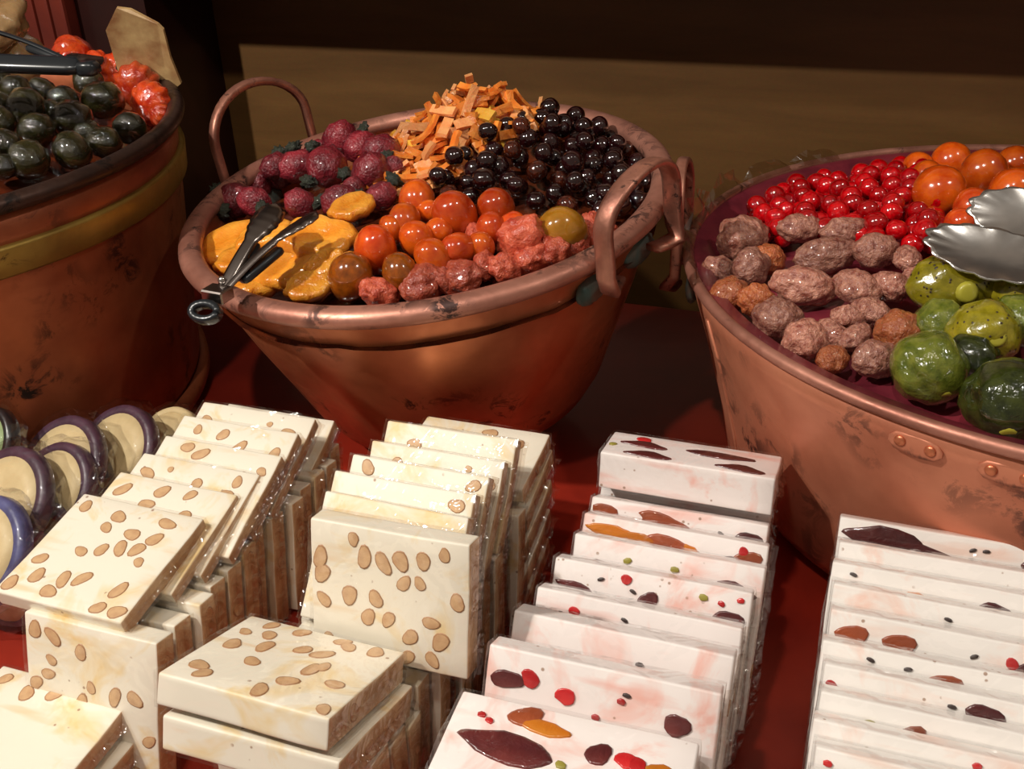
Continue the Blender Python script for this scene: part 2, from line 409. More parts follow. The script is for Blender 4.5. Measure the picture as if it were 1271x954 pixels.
for ang in (A_R, A_L):
    for b in lug(ang, .188, .05, -.028): tag(obj('handle_mount', mesh_of(b, 'handle_mount', MT['verdigris']), mid, up2), 'blue-green tarnished mount')
b = bed('mid', .19, .012, 'fruit_bed', MT['syrup'], mid); b.matrix_local = up2; b['label'] = 'dark sticky syrup under the fruit'

# left pot
T_LEFT = F_LEFT
lp = empty('copper_pot', T_LEFT @ Matrix.Translation((0,0,-.268)))
tag(lp, 'tall copper pot with blackened rim and tarnished brass band, at the left edge', 'pot', 'copper vessels of candied fruit')
up3 = Matrix.Translation((0,0,.268))
prof = [(.0005,-.262),(.215,-.262),(.224,-.255),(.228,-.24),(.236,-.12),(.243,-.03),(.245,-.004)]
obj('body', mesh_of(shell(prof, .003, jig=.003), 'pot_body', MT['copper_deep']), lp, up3)
obj('rim', mesh_of(torus_rim(.2455, .0075, .9, jig=.004), 'pot_rim', MT['rim_dark']), lp, up3)
bm = bmesh.new(); lathe(bm, [(.2405,-.054),(.2455,-.054),(.247,-.052),(.2482,-.033),(.2475,-.030),(.243,-.030)], 128, .003)
obj('brass_band', mesh_of(bm, 'brass_band', MT['brass']), lp, up3)
bm = bmesh.new(); lathe(bm, [(.2265,-.262),(.234,-.262),(.2355,-.258),(.2345,-.248),(.2275,-.246)], 128)
obj('foot_ring', mesh_of(bm, 'foot_ring', MT['copper_deep']), lp, up3)
def rivet_mesh(r=.006):
    bm = bmesh.new(); bmesh.ops.create_uvsphere(bm, u_segments=12, v_segments=8, radius=r)
    for v in bm.verts: v.co.z *= .45
    return mesh_of(bm, 'rivet', MT['rivet'])
RV = rivet_mesh()
def radial(ang, r, z, yaw=0):
    e = Vector((math.cos(ang), math.sin(ang), 0)); g = Vector((-math.sin(ang), math.cos(ang), 0))
    m = Matrix((g, Vector((0,0,1)), e)).transposed().to_4x4(); m.translation = e*r+Vector((0,0,z)); return m
for a in (-50, -85, -120, 60): obj('rivet', RV, lp, up3 @ radial(R(a), .248, -.044))
b = bed('left', .238, .012, 'fruit_bed', MT['syrup'], lp); b.matrix_local = up3

# right pot
T_RIGHT = F_RIGHT
rp = empty('copper_basin', T_RIGHT @ Matrix.Translation((0,0,-.188)))
tag(rp, 'wide straight-sided copper basin with riveted lip and plum red liner, at the right', 'basin', 'copper vessels of candied fruit')
up4 = Matrix.Translation((0,0,.188))
prof = [(.0005,-.186),(.232,-.186),(.246,-.180),(.256,-.165),(.265,-.12),(.280,-.06),(.292,-.02),(.2965,-.002)]
obj('body', mesh_of(shell(prof, .003, jig=.003), 'basin_body', MT['copper_pink']), rp, up4)
obj('rim', mesh_of(torus_rim(.2965, .0042, 1, jig=.002), 'basin_rim', MT['rim']), rp, up4)
bm = bmesh.new()
for j in range(12):
    pass
e0 = R(186)
path = [Vector((r*math.cos(e0), r*math.sin(e0), z)) for r, z in prof[3:-1]]
sweep(bm, path, .006, .0025, (-math.sin(e0), math.cos(e0), 0), 6)
obj('seam', mesh_of(bm, 'seam', MT['copper_pink']), rp, up4)
for a in (-134, -124):
    bm = bmesh.new()
    sweep(bm, [(x,-.0015,0) for x in (-.016,-.012,0,.012,.016)], .0012, [.004,.012,.015,.012,.004], (0,0,1), 8)
    pl = obj('lip_plate', mesh_of(bm, 'lip_plate', MT['copper_pink']), rp, up4 @ radial(R(a), .2935, -.016))
    for dx in (-.009, .009):
        rv = obj('rivet', RV, pl, Matrix.Translation((dx, -.001, .001)) @ Matrix.Scale(.6, 4))
AH = R(164)
obj('handle', mesh_of(handle(AH, .3, .038, .062, .009, .006, .006, -.03), 'basin_handle', MT['strap']), rp, up4)
for b in lug(AH, .292, .05, -.028): tag(obj('handle_mount', mesh_of(b, 'handle_mount', MT['verdigris']), rp, up4), 'blue-green tarnished mount')
bm = bmesh.new(); rings = []
NR = 240
for j in range(9):
    q = j/8; ring = []
    for i in range(NR):
        a = 2*math.pi*i/NR
        pl = (math.sin(a*30)*.5+math.sin(a*47+1)*.35+noise.noise(Vector((math.cos(a)*9,math.sin(a)*9,q)))*.6)
        r = .19+.104*q
        z = H('right', r*math.cos(a), r*math.sin(a))-.008+(.004+.004*q)*pl*.6
        if j >= 7: z = max(z, -.004) + (.004 if j == 8 else .003)
        if j == 8: r = .2965+.002*pl
        ring.append(bm.verts.new((r*math.cos(a), r*math.sin(a), z)))
    rings.append(ring)
for a, b in zip(rings, rings[1:]):
    for i in range(NR): bm.faces.new((a[i], a[(i+1)%NR], b[(i+1)%NR], b[i]))
tag(obj('paper_liner', mesh_of(bm, 'paper_liner', MT['plum_paper']), rp, up4), 'pleated plum red liner edge')
bm = bmesh.new()                                # clear film sticking up past the rim at the back left
random.seed(4)
for (a0, a1, hh) in ((150, 163, .022), (138, 149, .018), (124, 137, .012), (164, 184, .016), (112, 122, .01)):
    prev = None; n = 7
    for i in range(n+1):
        a = R(a0+(a1-a0)*i/n); k = math.sin(math.pi*i/n)**.5
        lo = bm.verts.new((.292*math.cos(a), .292*math.sin(a), .002))
        md = bm.verts.new(((.296+random.uniform(-.003,.006))*math.cos(a), (.296)*math.sin(a), .004+hh*.5*k))
        hi = bm.verts.new(((.300+random.uniform(-.006,.008))*math.cos(a), (.300)*math.sin(a), .005+hh*k*random.uniform(.7,1.1)))
        if prev:
            bm.faces.new((prev[0], lo, md, prev[1])); bm.faces.new((prev[1], md, hi, prev[2]))
        prev = (lo, md, hi)
MT['film_edge'] = film('stiff_clear_film', (.9,.86,.8,1), .16, 30, .6, .15)
tag(obj('film_edge', mesh_of(bm, 'film_edge', MT['film_edge'], False), rp, up4), 'clear film standing up past the rim')
b = bed('right', .285, .014, 'fruit_bed', MT['plum_paper'], rp); b.matrix_local = up4
# ---------------------------------------------------------------- fruit meshes
def lump(name, mat, sub=3, amp=.05, sc=2.2, seed=0, dims=(1,1,1), ridges=0, ridge_amp=0, dimple=0, flat=None):
    bm = bmesh.new(); bmesh.ops.create_icosphere(bm, subdivisions=sub, radius=1)
    off = Vector((seed*7.3, seed*3.1, seed*1.7))
    for v in bm.verts:
        n = v.co.normalized(); k = 1 + amp*noise.noise(n*sc+off) + amp*.45*noise.noise(n*sc*2.7+off)
        if ridges:
            a = math.atan2(n.y, n.x); k += ridge_amp*(abs(math.sin(a*ridges/2))-.6)*(1-n.z**2)
        if dimple: k -= dimple*math.exp(-((1-n.z)/.04))
        v.co = Vector((n.x*dims[0], n.y*dims[1], n.z*dims[2]))*k
    return mesh_of(bm, name, mat)
def slice_mesh(name, mat, seed, th=.28, scal=9):
    bm = bmesh.new(); n = 36; off = Vector((seed*5.1, seed, 0)); rings = []
    for (rk, z) in ((.0,.16),(.3,.13),(.6,.2),(.85,.22),(1.0,.1),(1.0,-.08),(.85,-th),(.0,-th)):
        ring = []
        for i in range(n):
            a = 2*math.pi*i/n
            k = 1+.18*noise.noise(Vector((math.cos(a)*1.3, math.sin(a)*1.3, 0))+off)+.04*math.sin(a*scal)
            p = Vector((rk*k*math.cos(a), rk*k*.72*math.sin(a), z+.09*noise.noise(Vector((rk*math.cos(a)*2, rk*math.sin(a)*2, 5))+off)))
            ring.append(bm.verts.new(p))
        rings.append(ring)
    for a, b in zip(rings, rings[1:]):
        for i in range(n): bm.faces.new((a[i], a[(i+1)%n], b[(i+1)%n], b[i]))
    bmesh.ops.remove_doubles(bm, verts=bm.verts, dist=1e-4)
    return mesh_of(bm, name, mat)
def rot(rnd, full=True):
    return Matrix.Rotation(rnd.uniform(0,6.28),4,'Z') @ Matrix.Rotation(rnd.uniform(-.5,.5) if not full else rnd.uniform(0,3.1),4,'X') @ Matrix.Rotation(rnd.uniform(0,6.28),4,'Z')
def put(name, me, k, p, r, M3):
    o = obj(name, me); o.matrix_world = FR[k] @ Matrix.Translation(Vector(p)) @ M3 @ Matrix.Scale(r, 4); return o
def inpoly(x, y, P):
    c = False; j = len(P)-1
    for i in range(len(P)):
        if (P[i][1] > y) != (P[j][1] > y) and x < (P[j][0]-P[i][0])*(y-P[i][1])/(P[j][1]-P[i][1])+P[i][0]: c = not c
        j = i
    return c
def scatter(P, sep, rnd, tries=6000, most=400):
    xs = [p[0] for p in P]; ys = [p[1] for p in P]; out = []
    for _ in range(tries):
        x, y = rnd.uniform(min(xs), max(xs)), rnd.uniform(min(ys), max(ys))
        if inpoly(x, y, P) and all((x-a)**2+(y-b)**2 > sep*sep for a, b in out):
            out.append((x, y))
            if len(out) >= most: break
    return out

CHERRY_M = [[-0.1773,0.0584,-0.0126,0.0137],[-0.1523,0.0355,-0.0058,0.0112],[-0.1637,0.1018,-0.0155,0.0112],[-0.1432,0.1,0.0,0.0105],[-0.1474,0.1143,-0.0126,0.0136],[-0.1226,0.1,-0.003,0.0135],[-0.103,-0.008,0.004,0.0107],[-0.1056,0.12,0.0,0.0098],[-0.0888,0.0638,0.0058,0.0157],[-0.0825,0.12,0.0076,0.0145],[-0.0662,-0.0242,0.009,0.0118],[-0.0581,-0.0057,0.0089,0.0087],[-0.0628,0.1073,0.0038,0.0133],[-0.0437,0.0129,0.014,0.0148],[-0.0373,0.0541,0.0174,0.0126],[-0.0324,-0.0285,0.0104,0.0097],[-0.0247,0.0186,0.0154,0.0081]]
HERB = [[-0.2026,0.1029,-0.0194,0.0068],[-0.1829,0.0379,-0.0157,0.0064],[-0.1378,0.0039,-0.0039,0.0061],[-0.138,0.11,0.004,0.0066],[-0.1259,0.115,0.006,0.0066],[-0.1029,0.0418,0.0011,0.0063],[-0.1066,0.11,0.006,0.0066],[-0.085,-0.015,0.0046,0.006],[-0.0798,0.1168,-0.0039,0.0068],[-0.0684,0.0309,0.007,0.0062],[-0.0599,0.12,0.01,0.0066],[-0.0484,-0.0249,0.0082,0.0059],[-0.0314,0.0364,0.0156,0.0062],[-0.0224,-0.008,0.0113,0.006]]
KUM = [[-0.0503,-0.1339,0.0002,0.0158,1],[-0.0321,-0.1083,0.0063,0.0156,1.2],[-0.0216,-0.0789,0.0079,0.0099,1],[-0.0133,-0.1368,-0.0003,0.0128,1],[-0.0122,-0.0708,0.0103,0.0124,1],[-0.0028,-0.0425,0.0139,0.014,1],[-0.0014,-0.1002,0.0066,0.0127,1],[0.0068,-0.0592,0.0097,0.0088,1],[0.0116,-0.1266,0.002,0.0129,1.2],[0.0148,-0.0909,0.0065,0.0104,1],[0.0283,-0.0775,0.011,0.0166,1.2],[0.0294,-0.1178,0.0029,0.0119,1.2],[0.0466,-0.1142,0.0013,0.0095,1],[0.0545,-0.0947,0.0046,0.0115,1],[0.0598,-0.0698,0.009,0.0143,1.15],[0.0727,-0.0936,0.0028,0.0109,1],[0.1077,-0.1032,-0.0002,0.0168,1]]
PINK = [[-0.0286,-0.1483,-0.0071,0.0104],[0.0027,-0.1468,-0.0058,0.0116],[0.0171,-0.1442,-0.0067,0.0081],[0.0302,-0.1441,-0.006,0.0116],[0.0418,-0.0952,0.0013,0.0073],[0.0479,-0.1317,-0.0052,0.0082],[0.063,-0.1358,-0.0073,0.0094],[0.0776,-0.1086,-0.002,0.0168],[0.0823,-0.1262,-0.0071,0.0106],[0.0976,-0.1182,-0.0074,0.0119],[0.1161,-0.1088,-0.0094,0.0084],[0.1289,-0.0882,-0.0085,0.0098],[0.1389,-0.0908,-0.0114,0.0073]]
YEL = [[-0.125,-0.108,-0.012,0.02],[-0.1635,-0.0189,-0.0124,0.0281],[-0.1491,-0.0571,-0.0114,0.0193],[-0.1317,-0.0359,-0.0064,0.0223],[-0.0985,-0.1047,-0.0078,0.0244],[-0.0778,-0.0853,-0.0022,0.0273],[-0.0682,-0.123,-0.0072,0.0143],[-0.051,-0.0573,0.0032,0.0171],[-0.0795,-0.1395,-0.011,0.0165]]
GREEN_L = [[0.1134,-0.0079,0.0246,0.01],[0.1283,-0.0476,0.0214,0.0129],[0.0963,0.0421,0.0274,0.0126],[0.1531,-0.1122,0.0065,0.0109],[0.1457,-0.0851,0.0142,0.0137],[0.1155,0.0255,0.0256,0.0138],[0.1383,-0.0154,0.0225,0.0159],[0.1677,-0.099,0.0072,0.016],[0.1576,-0.0495,0.0151,0.0142],[0.1306,0.0412,0.0209,0.0119],[0.1529,-0.0032,0.0159,0.0094],[0.1532,0.0255,0.0168,0.0125],[0.1752,-0.0189,0.0137,0.0166],[0.1909,-0.0718,0.0044,0.0152],[0.1888,-0.0273,0.006,0.0106],[0.1466,0.1074,0.0106,0.0135],[0.1812,0.0409,0.0119,0.0183],[0.2067,-0.0432,0.0016,0.0144],[0.2149,-0.001,-0.0002,0.0137]]
ORANGE_L = [[0.0846,0.2498,-0.0072,0.0246],[0.1128,0.2328,-0.0114,0.0168],[0.1468,0.2044,-0.0091,0.0213],[0.1885,0.1145,0.002,0.0205],[0.2153,0.0644,-0.0007,0.0189],[0.224,0.0548,-0.0067,0.0116]]
DATE = [[-0.2715,0.0191,-0.0059,0.0092,1.7,-40],[-0.2752,-0.0245,-0.0061,0.0105,1.3,0],[-0.2486,0.0588,0.0039,0.0165,1,20],[-0.2536,0.0051,0.002,0.0132,1,60],[-0.2597,-0.0432,-0.0027,0.0097,1.1,0],[-0.2388,0.0152,0.0037,0.0097,1.2,10],[-0.2524,-0.0768,-0.0014,0.0126,1.2,-30],[-0.2048,0.0561,0.0114,0.0107,1.7,5],[-0.228,-0.0446,0.0073,0.0124,1.9,-20],[-0.2419,-0.108,-0.002,0.0121,1.1,20],[-0.2017,-0.0063,0.0144,0.0118,2.1,-5],[-0.2252,-0.1056,0.0003,0.0084,1.3,-60],[-0.2303,-0.1314,-0.005,0.0077,1.3,30],[-0.1782,0.0308,0.0174,0.0098,1.9,0],[-0.2105,-0.0947,0.0056,0.0085,1.3,0],[-0.2124,-0.1151,0.0016,0.0073,1.9,35],[-0.1963,-0.0643,0.013,0.011,1.6,-50],[-0.196,-0.0928,0.0088,0.0085,1.5,-30],[-0.1697,-0.0176,0.0209,0.0116,1.3,0],[-0.2076,-0.1441,0.0009,0.011,1.4,15],[-0.1761,-0.0684,0.0158,0.0098,1.4,-55],[-0.1874,-0.1228,0.0085,0.0113,1.1,0],[-0.1537,-0.0346,0.0211,0.0085,1.4,80],[-0.159,-0.0668,0.0187,0.0087,1.2,70]]
KUM_R = [[-0.0717,0.1738,0.0175,0.0113],[-0.0796,0.1314,0.0235,0.0108],[-0.0963,0.0636,0.0332,0.017],[-0.0442,0.1718,0.0222,0.0141],[-0.1035,0.0032,0.0296,0.0094],[-0.0852,0.0268,0.0328,0.0121],[-0.043,0.1088,0.0323,0.0158],[-0.0849,0.0025,0.0323,0.0106],[-0.0052,0.1363,0.0283,0.0136],[-0.0472,0.0442,0.0374,0.016]]
FIG = [[-0.1852,-0.1694,0.0068,0.0193],[-0.1637,-0.1252,0.0144,0.0137],[-0.1453,-0.0946,0.0263,0.021],[-0.1577,-0.1633,0.0096,0.0136],[-0.1455,-0.1478,0.017,0.0187],[-0.1557,-0.2083,0.0048,0.021],[-0.1104,-0.1064,0.0256,0.0145],[-0.1211,-0.138,0.0201,0.0149]]


rnd = random.Random(11)
ms = [lump('candied_plum', MT['maroon'], 3, .16, 2.6, s, (1,.85,.8)) for s in range(4)]
for i, (x, y, z, r) in enumerate(CHERRY_M):
    o = put('candied_plum', ms[i%4], 'mid', (x,y,z+.006), r*1.38, rot(rnd))
    tag(o, f'wrinkled maroon candied plum in the middle pan, {ORD(i)} from the left', 'candied fruit', 'maroon candied plums')
ms = [lump('herb_sprig', MT['herb'], 3, .9, 3.6, s, (1,.8,.6)) for s in range(3)]
for i, (x, y, z, r) in enumerate(HERB):
    o = put('herb_sprig', ms[i%3], 'mid', (x,y,z+.009), r*1.15, rot(rnd))
    tag(o, 'small dark dried herb clump sticking between the maroon plums', 'herb', 'dark herb clumps among the plums')
ks = {c: [lump('candied_kumquat', MT[c], 3, .05, 1.6, s, (.9,.9,1.08), dimple=.12) for s in range(2)] for c in ('kumquat','kumquat_red','kumquat_yellow','kumquat_brown')}
kc = ['kumquat_brown','kumquat_red','kumquat','kumquat_brown','kumquat','kumquat','kumquat','kumquat','kumquat','kumquat','kumquat_red','kumquat_red','kumquat','kumquat_red','kumquat_red','kumquat_red','kumquat_yellow']
cn = {'kumquat':'amber orange', 'kumquat_red':'deep red-orange', 'kumquat_yellow':'golden yellow', 'kumquat_brown':'brown amber'}
for i, (x, y, z, r, e) in enumerate(KUM):
    o = put('candied_kumquat', ks[kc[i]][i%2], 'mid', (x,y,z+.002), 1.14*r*(1+.06*(e-1)), Matrix.Rotation(rnd.uniform(0,6),4,'Z') @ Matrix.Rotation(rnd.uniform(.2,1.3),4,'X') @ Matrix.Scale(1+(e-1)*.5,4,(0,0,1)))
    tag(o, f'glossy {cn[kc[i]]} kumquat in the middle pan, {ORD(i)} kumquat from the left', 'candied fruit', 'orange kumquats in the middle pan')
ms = [lump('sugared_peel_piece', MT['pinkfruit'], 4, .22, 2.0, s, (1,.8,.7)) for s in range(3)]
for i, (x, y, z, r) in enumerate(PINK):
    o = put('sugared_peel_piece', ms[i%3], 'mid', (x,y,z+.001), r*1.45, rot(rnd))
    tag(o, f'rough pinkish fruit piece at the front rim of the middle pan, {ORD(i)} from left', 'candied fruit', 'pink sugared pieces at the front rim')
ms = [slice_mesh('candied_melon_slice', MT['yellow'], s) for s in range(4)]
tl = [(.2,-.1),(.15,0),(.1,-.1),(.2,.1),(.25,-.15),(.35,.1),(.3,.1),(.5,-.3),(.2,0),(.3,.1)]
for i, (x, y, z, r) in enumerate(sorted(YEL)):
    o = put('candied_melon_slice', ms[i%4], 'mid', (x,y,z+.0025*i), r*1.12, Matrix.Rotation(tl[i][0],4,'X') @ Matrix.Rotation(tl[i][1],4,'Y') @ Matrix.Rotation(rnd.uniform(-.5,.5),4,'Z'))
    tag(o, f'translucent golden candied melon slice by the tongs, {ORD(i)} from the left', 'candied fruit', 'golden melon slices')

# dark cherries
poly = [(.006,-.02),(.026,.012),(.06,.03),(.10,.07),(.115,.12),(.15,.115),(.178,.06),(.184,.0),(.172,-.055),(.145,-.07),(.1,-.056),(.06,-.042),(.03,-.04)]
ms = [lump('black_cherry', MT['black'], 3, .05, 1.5, s, (1,.94,.92), dimple=.15) for s in range(3)]
ma = [lump('black_cherry', MT['black_amber'], 3, .05, 1.5, s, (1,.9,.9), dimple=.15) for s in range(2)]
pts = scatter(poly, .0165, rnd, 9000, 110)
pts2 = scatter([(x*.92+.008, y*.9) for x, y in poly], .024, rnd, 3000, 30)
for i, (x, y) in enumerate(pts+pts2):
    top = i >= len(pts); a = (i%9 == 4)
    r = rnd.uniform(.0078,.0098)
    o = put('black_cherry', (ma if a else ms)[i%2], 'mid', (x, y, H('mid',x,y)+r*.35+(r*1.25 if top else rnd.uniform(-.002,.002))), r, rot(rnd))
    tag(o, 'glossy cherry with an amber side shining among the near-black cherries' if a else 'small glossy near-black candied cherry in the middle pan', 'candied cherry', 'amber-sided dark cherries' if a else 'near-black cherries in the middle pan')

# orange peel strips
def strip(mat, L, bend, w=.0052, t=.0040):
    bm = bmesh.new()
    pts = [Vector((0, L*(q-.5), bend*(4*(q-.5)**2))) for q in [i/4 for i in range(5)]]
    sweep(bm, pts, w, t, (1,0,.15), 4); return mesh_of(bm, 'orange_peel_strip', mat, False)
SM = {c: [strip(MT[c], L, b, w_) for L, b, w_ in ((.030,.003,.0085),(.024,.001,.0100),(.034,.004,.0078),(.019,-.001,.0115))] for c in ('peel','peel2','peel_yellow')}
poly = [(-.05,.01),(-.022,-.012),(.01,-.018),(.045,.012),(.08,.035),(.108,.075),(.112,.12),(.085,.155),(.04,.172),(-.01,.165),(-.045,.14),(-.06,.09)]
pc = 0
for layer, (sep, dz) in enumerate(((.0115,-.003),(.0125,.003),(.016,.008))):
    for (x, y) in scatter(poly, sep, rnd, 7000, 130):
        c = rnd.choices(('peel','peel2','peel_yellow'), (6,3,1))[0]
        gx = (H('mid',x+.004,y)-H('mid',x-.004,y))/.008; gy = (H('mid',x,y+.004)-H('mid',x,y-.004))/.008
        nn = Vector((-gx,-gy,1)).normalized(); q = nn.to_track_quat('Z','Y').to_matrix().to_4x4()
        m3 = q @ Matrix.Rotation(rnd.uniform(0,6.28),4,'Z') @ Matrix.Rotation(rnd.uniform(-.55,.55),4,'X') @ Matrix.Rotation(rnd.uniform(-.8,.8),4,'Y')
        o = put('orange_peel_strip', rnd.choice(SM[c]), 'mid', (x, y, H('mid',x,y)+dz), rnd.uniform(.8,1.1), m3)
        tag(o, {'peel':'bright orange candied peel strip in the heap at the back of the middle pan','peel2':'pale peach candied peel strip in the heap at the back of the middle pan','peel_yellow':'yellow candied peel strip in the heap at the back of the middle pan'}[c], 'candied peel', {'peel':'bright orange peel strips','peel2':'pale peach peel strips','peel_yellow':'yellow peel strips'}[c]); pc += 1

# left pot
ms = [lump('dark_green_fruit', MT['olive'], 3, .1, 2.4, s, (1,.95,.88), dimple=.1) for s in range(4)]
GREEN_ME = ms
for i, (x, y, z, r) in enumerate(GREEN_L):
    o = put('dark_green_fruit', ms[i%4], 'left', (x,y,z), r*1.04, rot(rnd))
    tag(o, f'glossy near-black green fruit in the left pot, {ORD(i)} from the left', 'candied fruit', 'dark green fruits in the left pot')
ms = [lump('candied_clementine', MT['orange_skin'], 4, .06, 2, s, (1,1,.8), ridges=11, ridge_amp=.16) for s in range(2)]
for i, (x, y, z, r) in enumerate(ORANGE_L):
    o = put('candied_clementine', ms[i%2], 'left', (x,y,z+.002), r*1.02, Matrix.Rotation(R(60)+i*.2,4,'Y') @ Matrix.Rotation(.5*i,4,'X'))
    tag(o, f'ridged red-orange candied clementine behind the dark fruits, {ORD(i)} from the left', 'candied fruit', 'red clementines in the left pot')
o = put('candied_melon', lump('candied_melon', MT['melon'], 4, .2, 1.8, 3, (1,.8,.55)), 'left', (.055,.12,.062), .042, Matrix.Rotation(.6,4,'X'))
tag(o, 'pale translucent candied melon half behind the black tongs', 'candied fruit')
o = put('candied_melon', lump('candied_melon', MT['melon'], 4, .2, 1.8, 5, (1,.8,.6)), 'left', (.05,.14,.022), .045, Matrix.Rotation(.2,4,'X'))
tag(o, 'pale candied melon piece under the other, half hidden in the left pot', 'candied fruit')
# browned sheet standing in the left pot
bm = bmesh.new(); g = []
outline = [(0,0),(0,.045),(.012,.062),(.022,.06),(.042,.050),(.046,.046),(.046,.022),(.05,.0),(.036,-.012)]
vs0 = [bm.verts.new((x-.023, 0+.006*math.sin(x*60), y)) for x, y in outline]; vs1 = [bm.verts.new((x-.023, .003+.006*math.sin(x*60), y)) for x, y in outline]
bm.faces.new(vs0); bm.faces.new(vs1[::-1])
for i in range(len(outline)): j = (i+1)%len(outline); bm.faces.new((vs0[i], vs1[i], vs1[j], vs0[j]))
o = obj('browned_paper_sheet', mesh_of(bm, 'sheet', MT['parchment'], False)); o.matrix_world = FR['left'] @ Matrix.Translation((.197,.122,.004)) @ Matrix.Rotation(.25,4,'X') @ Matrix.Rotation(-.1,4,'Z') @ Matrix.Scale(1.15,4)
tag(o, 'stiff browned translucent sheet standing up at the back rim of the left pot', 'sheet')

# right basin
poly = [(-.235,.085),(-.225,.15),(-.17,.20),(-.09,.205),(-.062,.16),(-.08,.10),(-.095,.055),(-.115,.0),(-.14,-.018),(-.165,.02),(-.19,.06),(-.225,.062)]
ms = [lump('red_cherry', MT['redcherry'], 3, .04, 1.5, s, (1,1,.94), dimple=.2) for s in range(3)]
pts = scatter(poly, .0148, rnd, 9000, 170); pts2 = scatter([(x*.95-.006,y*.95+.004) for x,y in poly], .018, rnd, 3000, 50)
for i, (x, y) in enumerate(pts+pts2):
    top = i >= len(pts); r = rnd.uniform(.0078,.0092)
    o = put('red_cherry', ms[i%3], 'right', (x, y, H('right',x,y)+r*.3+(r*1.2 if top else rnd.uniform(-.002,.003))), r, rot(rnd))
    tag(o, 'tiny glossy bright red candied cherry in the right basin', 'candied cherry', 'bright red cherries in the right basin')
ks2 = [lump('candied_kumquat', MT[c], 3, .04, 1.6, s, (1,1,1.02), dimple=.12) for s, c in enumerate(('kumquat','kumquat','kumquat_red'))]
for i, (x, y, z, r) in enumerate(KUM_R):
    o = put('candied_kumquat', ks2[2 if i in (4,5,7) else i%2], 'right', (x,y,z+.005), r*1.2, rot(rnd))
    tag(o, f'round glossy orange kumquat in the right basin, {ORD(i)} of those from the left', 'candied fruit', 'orange kumquats in the right basin')
md = [lump('sugared_date', MT['date'], 4, .17, 2.0, s, (1,.62,.6), ridges=5, ridge_amp=.06) for s in range(4)]
mo = [lump('sugared_date', MT['date_orange'], 4, .17, 2.2, s, (1,.7,.66)) for s in range(2)]
for i, (x, y, z, r, e, a) in enumerate(DATE):
    org = i in (1, 4, 5, 12, 21)
    o = put('sugared_date', (mo if org else md)[i%2 if org else i%4], 'right', (x,y,z+.003), 1, Matrix.Rotation(R(a),4,'Z') @ Matrix.Rotation(rnd.uniform(-.25,.25),4,'Y') @ Matrix.Rotation(rnd.uniform(0,6),4,'X') @ Matrix.Diagonal((r*(1.25+.62*(e-1)), r*1.75, r*1.75, 1)))
    tag(o, f'{"amber orange" if org else "pinkish brown"} sugar-crusted candied date in the right basin, {ORD(i)} date from the left', 'candied fruit', 'sugared dates in the right basin')
fm = {'fig': MT['fig'], 'fig_dark': MT['fig_dark'], 'fig_pricked': MT['fig_pricked']}
fk = ['fig','fig','fig_pricked','fig_dark','fig_pricked','fig_dark','fig_pricked','fig']
fnm = {'fig':'translucent green','fig_dark':'dark green','fig_pricked':'yellow-green pricked'}
for i, (x, y, z, r) in enumerate(FIG):
    dims = (1.25,.85,.85) if i == 2 else (1,.96,1.05)
    me = lump('candied_fig', fm[fk[i]], 4, .09, 1.8, i, dims, ridges=7, ridge_amp=.05)
    ax = Matrix.Rotation(R([120,95,80,100,70,115,85,90][i]),4,'X'); ax = Matrix.Rotation(R([10,-30,0,20,-4,-15,30,0][i]),4,'Z') @ ax
    o = put('candied_fig', me, 'right', (x,y,z+.004), r*1.14, ax)
    tag(o, f'{fnm[fk[i]]} candied fig at the front of the right basin, {ORD(i)} from left', 'candied fruit', 'green candied figs')
    bm = bmesh.new(); lathe(bm, [(.001,1.0),(.18,1.005),(.24,.99),(.28,.95),(.30,.85)], 14)
    obj('stalk_end', mesh_of(bm, 'stalk_end', plain('fig_stalk_end', (168,160,54), .35, 0, .5)), o)
    if fk[i] == 'fig_pricked':
        bm = bmesh.new(); r2 = random.Random(i)
        for _ in range(110):
            d = Vector((r2.gauss(0,1), r2.gauss(0,1), r2.gauss(0,1))).normalized()
            n = d; k = 1 + .09*noise.noise(n*1.8+Vector((i*7.3,i*3.1,i*1.7))) + .0405*noise.noise(n*1.8*2.7+Vector((i*7.3,i*3.1,i*1.7))) + .05*(abs(math.sin(math.atan2(n.y,n.x)*3.5))-.6)*(1-n.z**2)
            c = Vector((n.x*dims[0],n.y*dims[1],n.z*dims[2]))*k; t = n.orthogonal().normalized(); b_ = n.cross(t)
            ring = [bm.verts.new(c + n*.004 + (t*math.cos(q)+b_*math.sin(q))*.035) for q in [j*math.pi/3 for j in range(6)]]
            tip = bm.verts.new(c+n*.02)
            for j in range(6): bm.faces.new((ring[j], ring[(j+1)%6], tip))
        tag(obj('prick_marks', mesh_of(bm, 'prick_marks', MT['prick']), o), 'dark prick marks', kind='stuff')

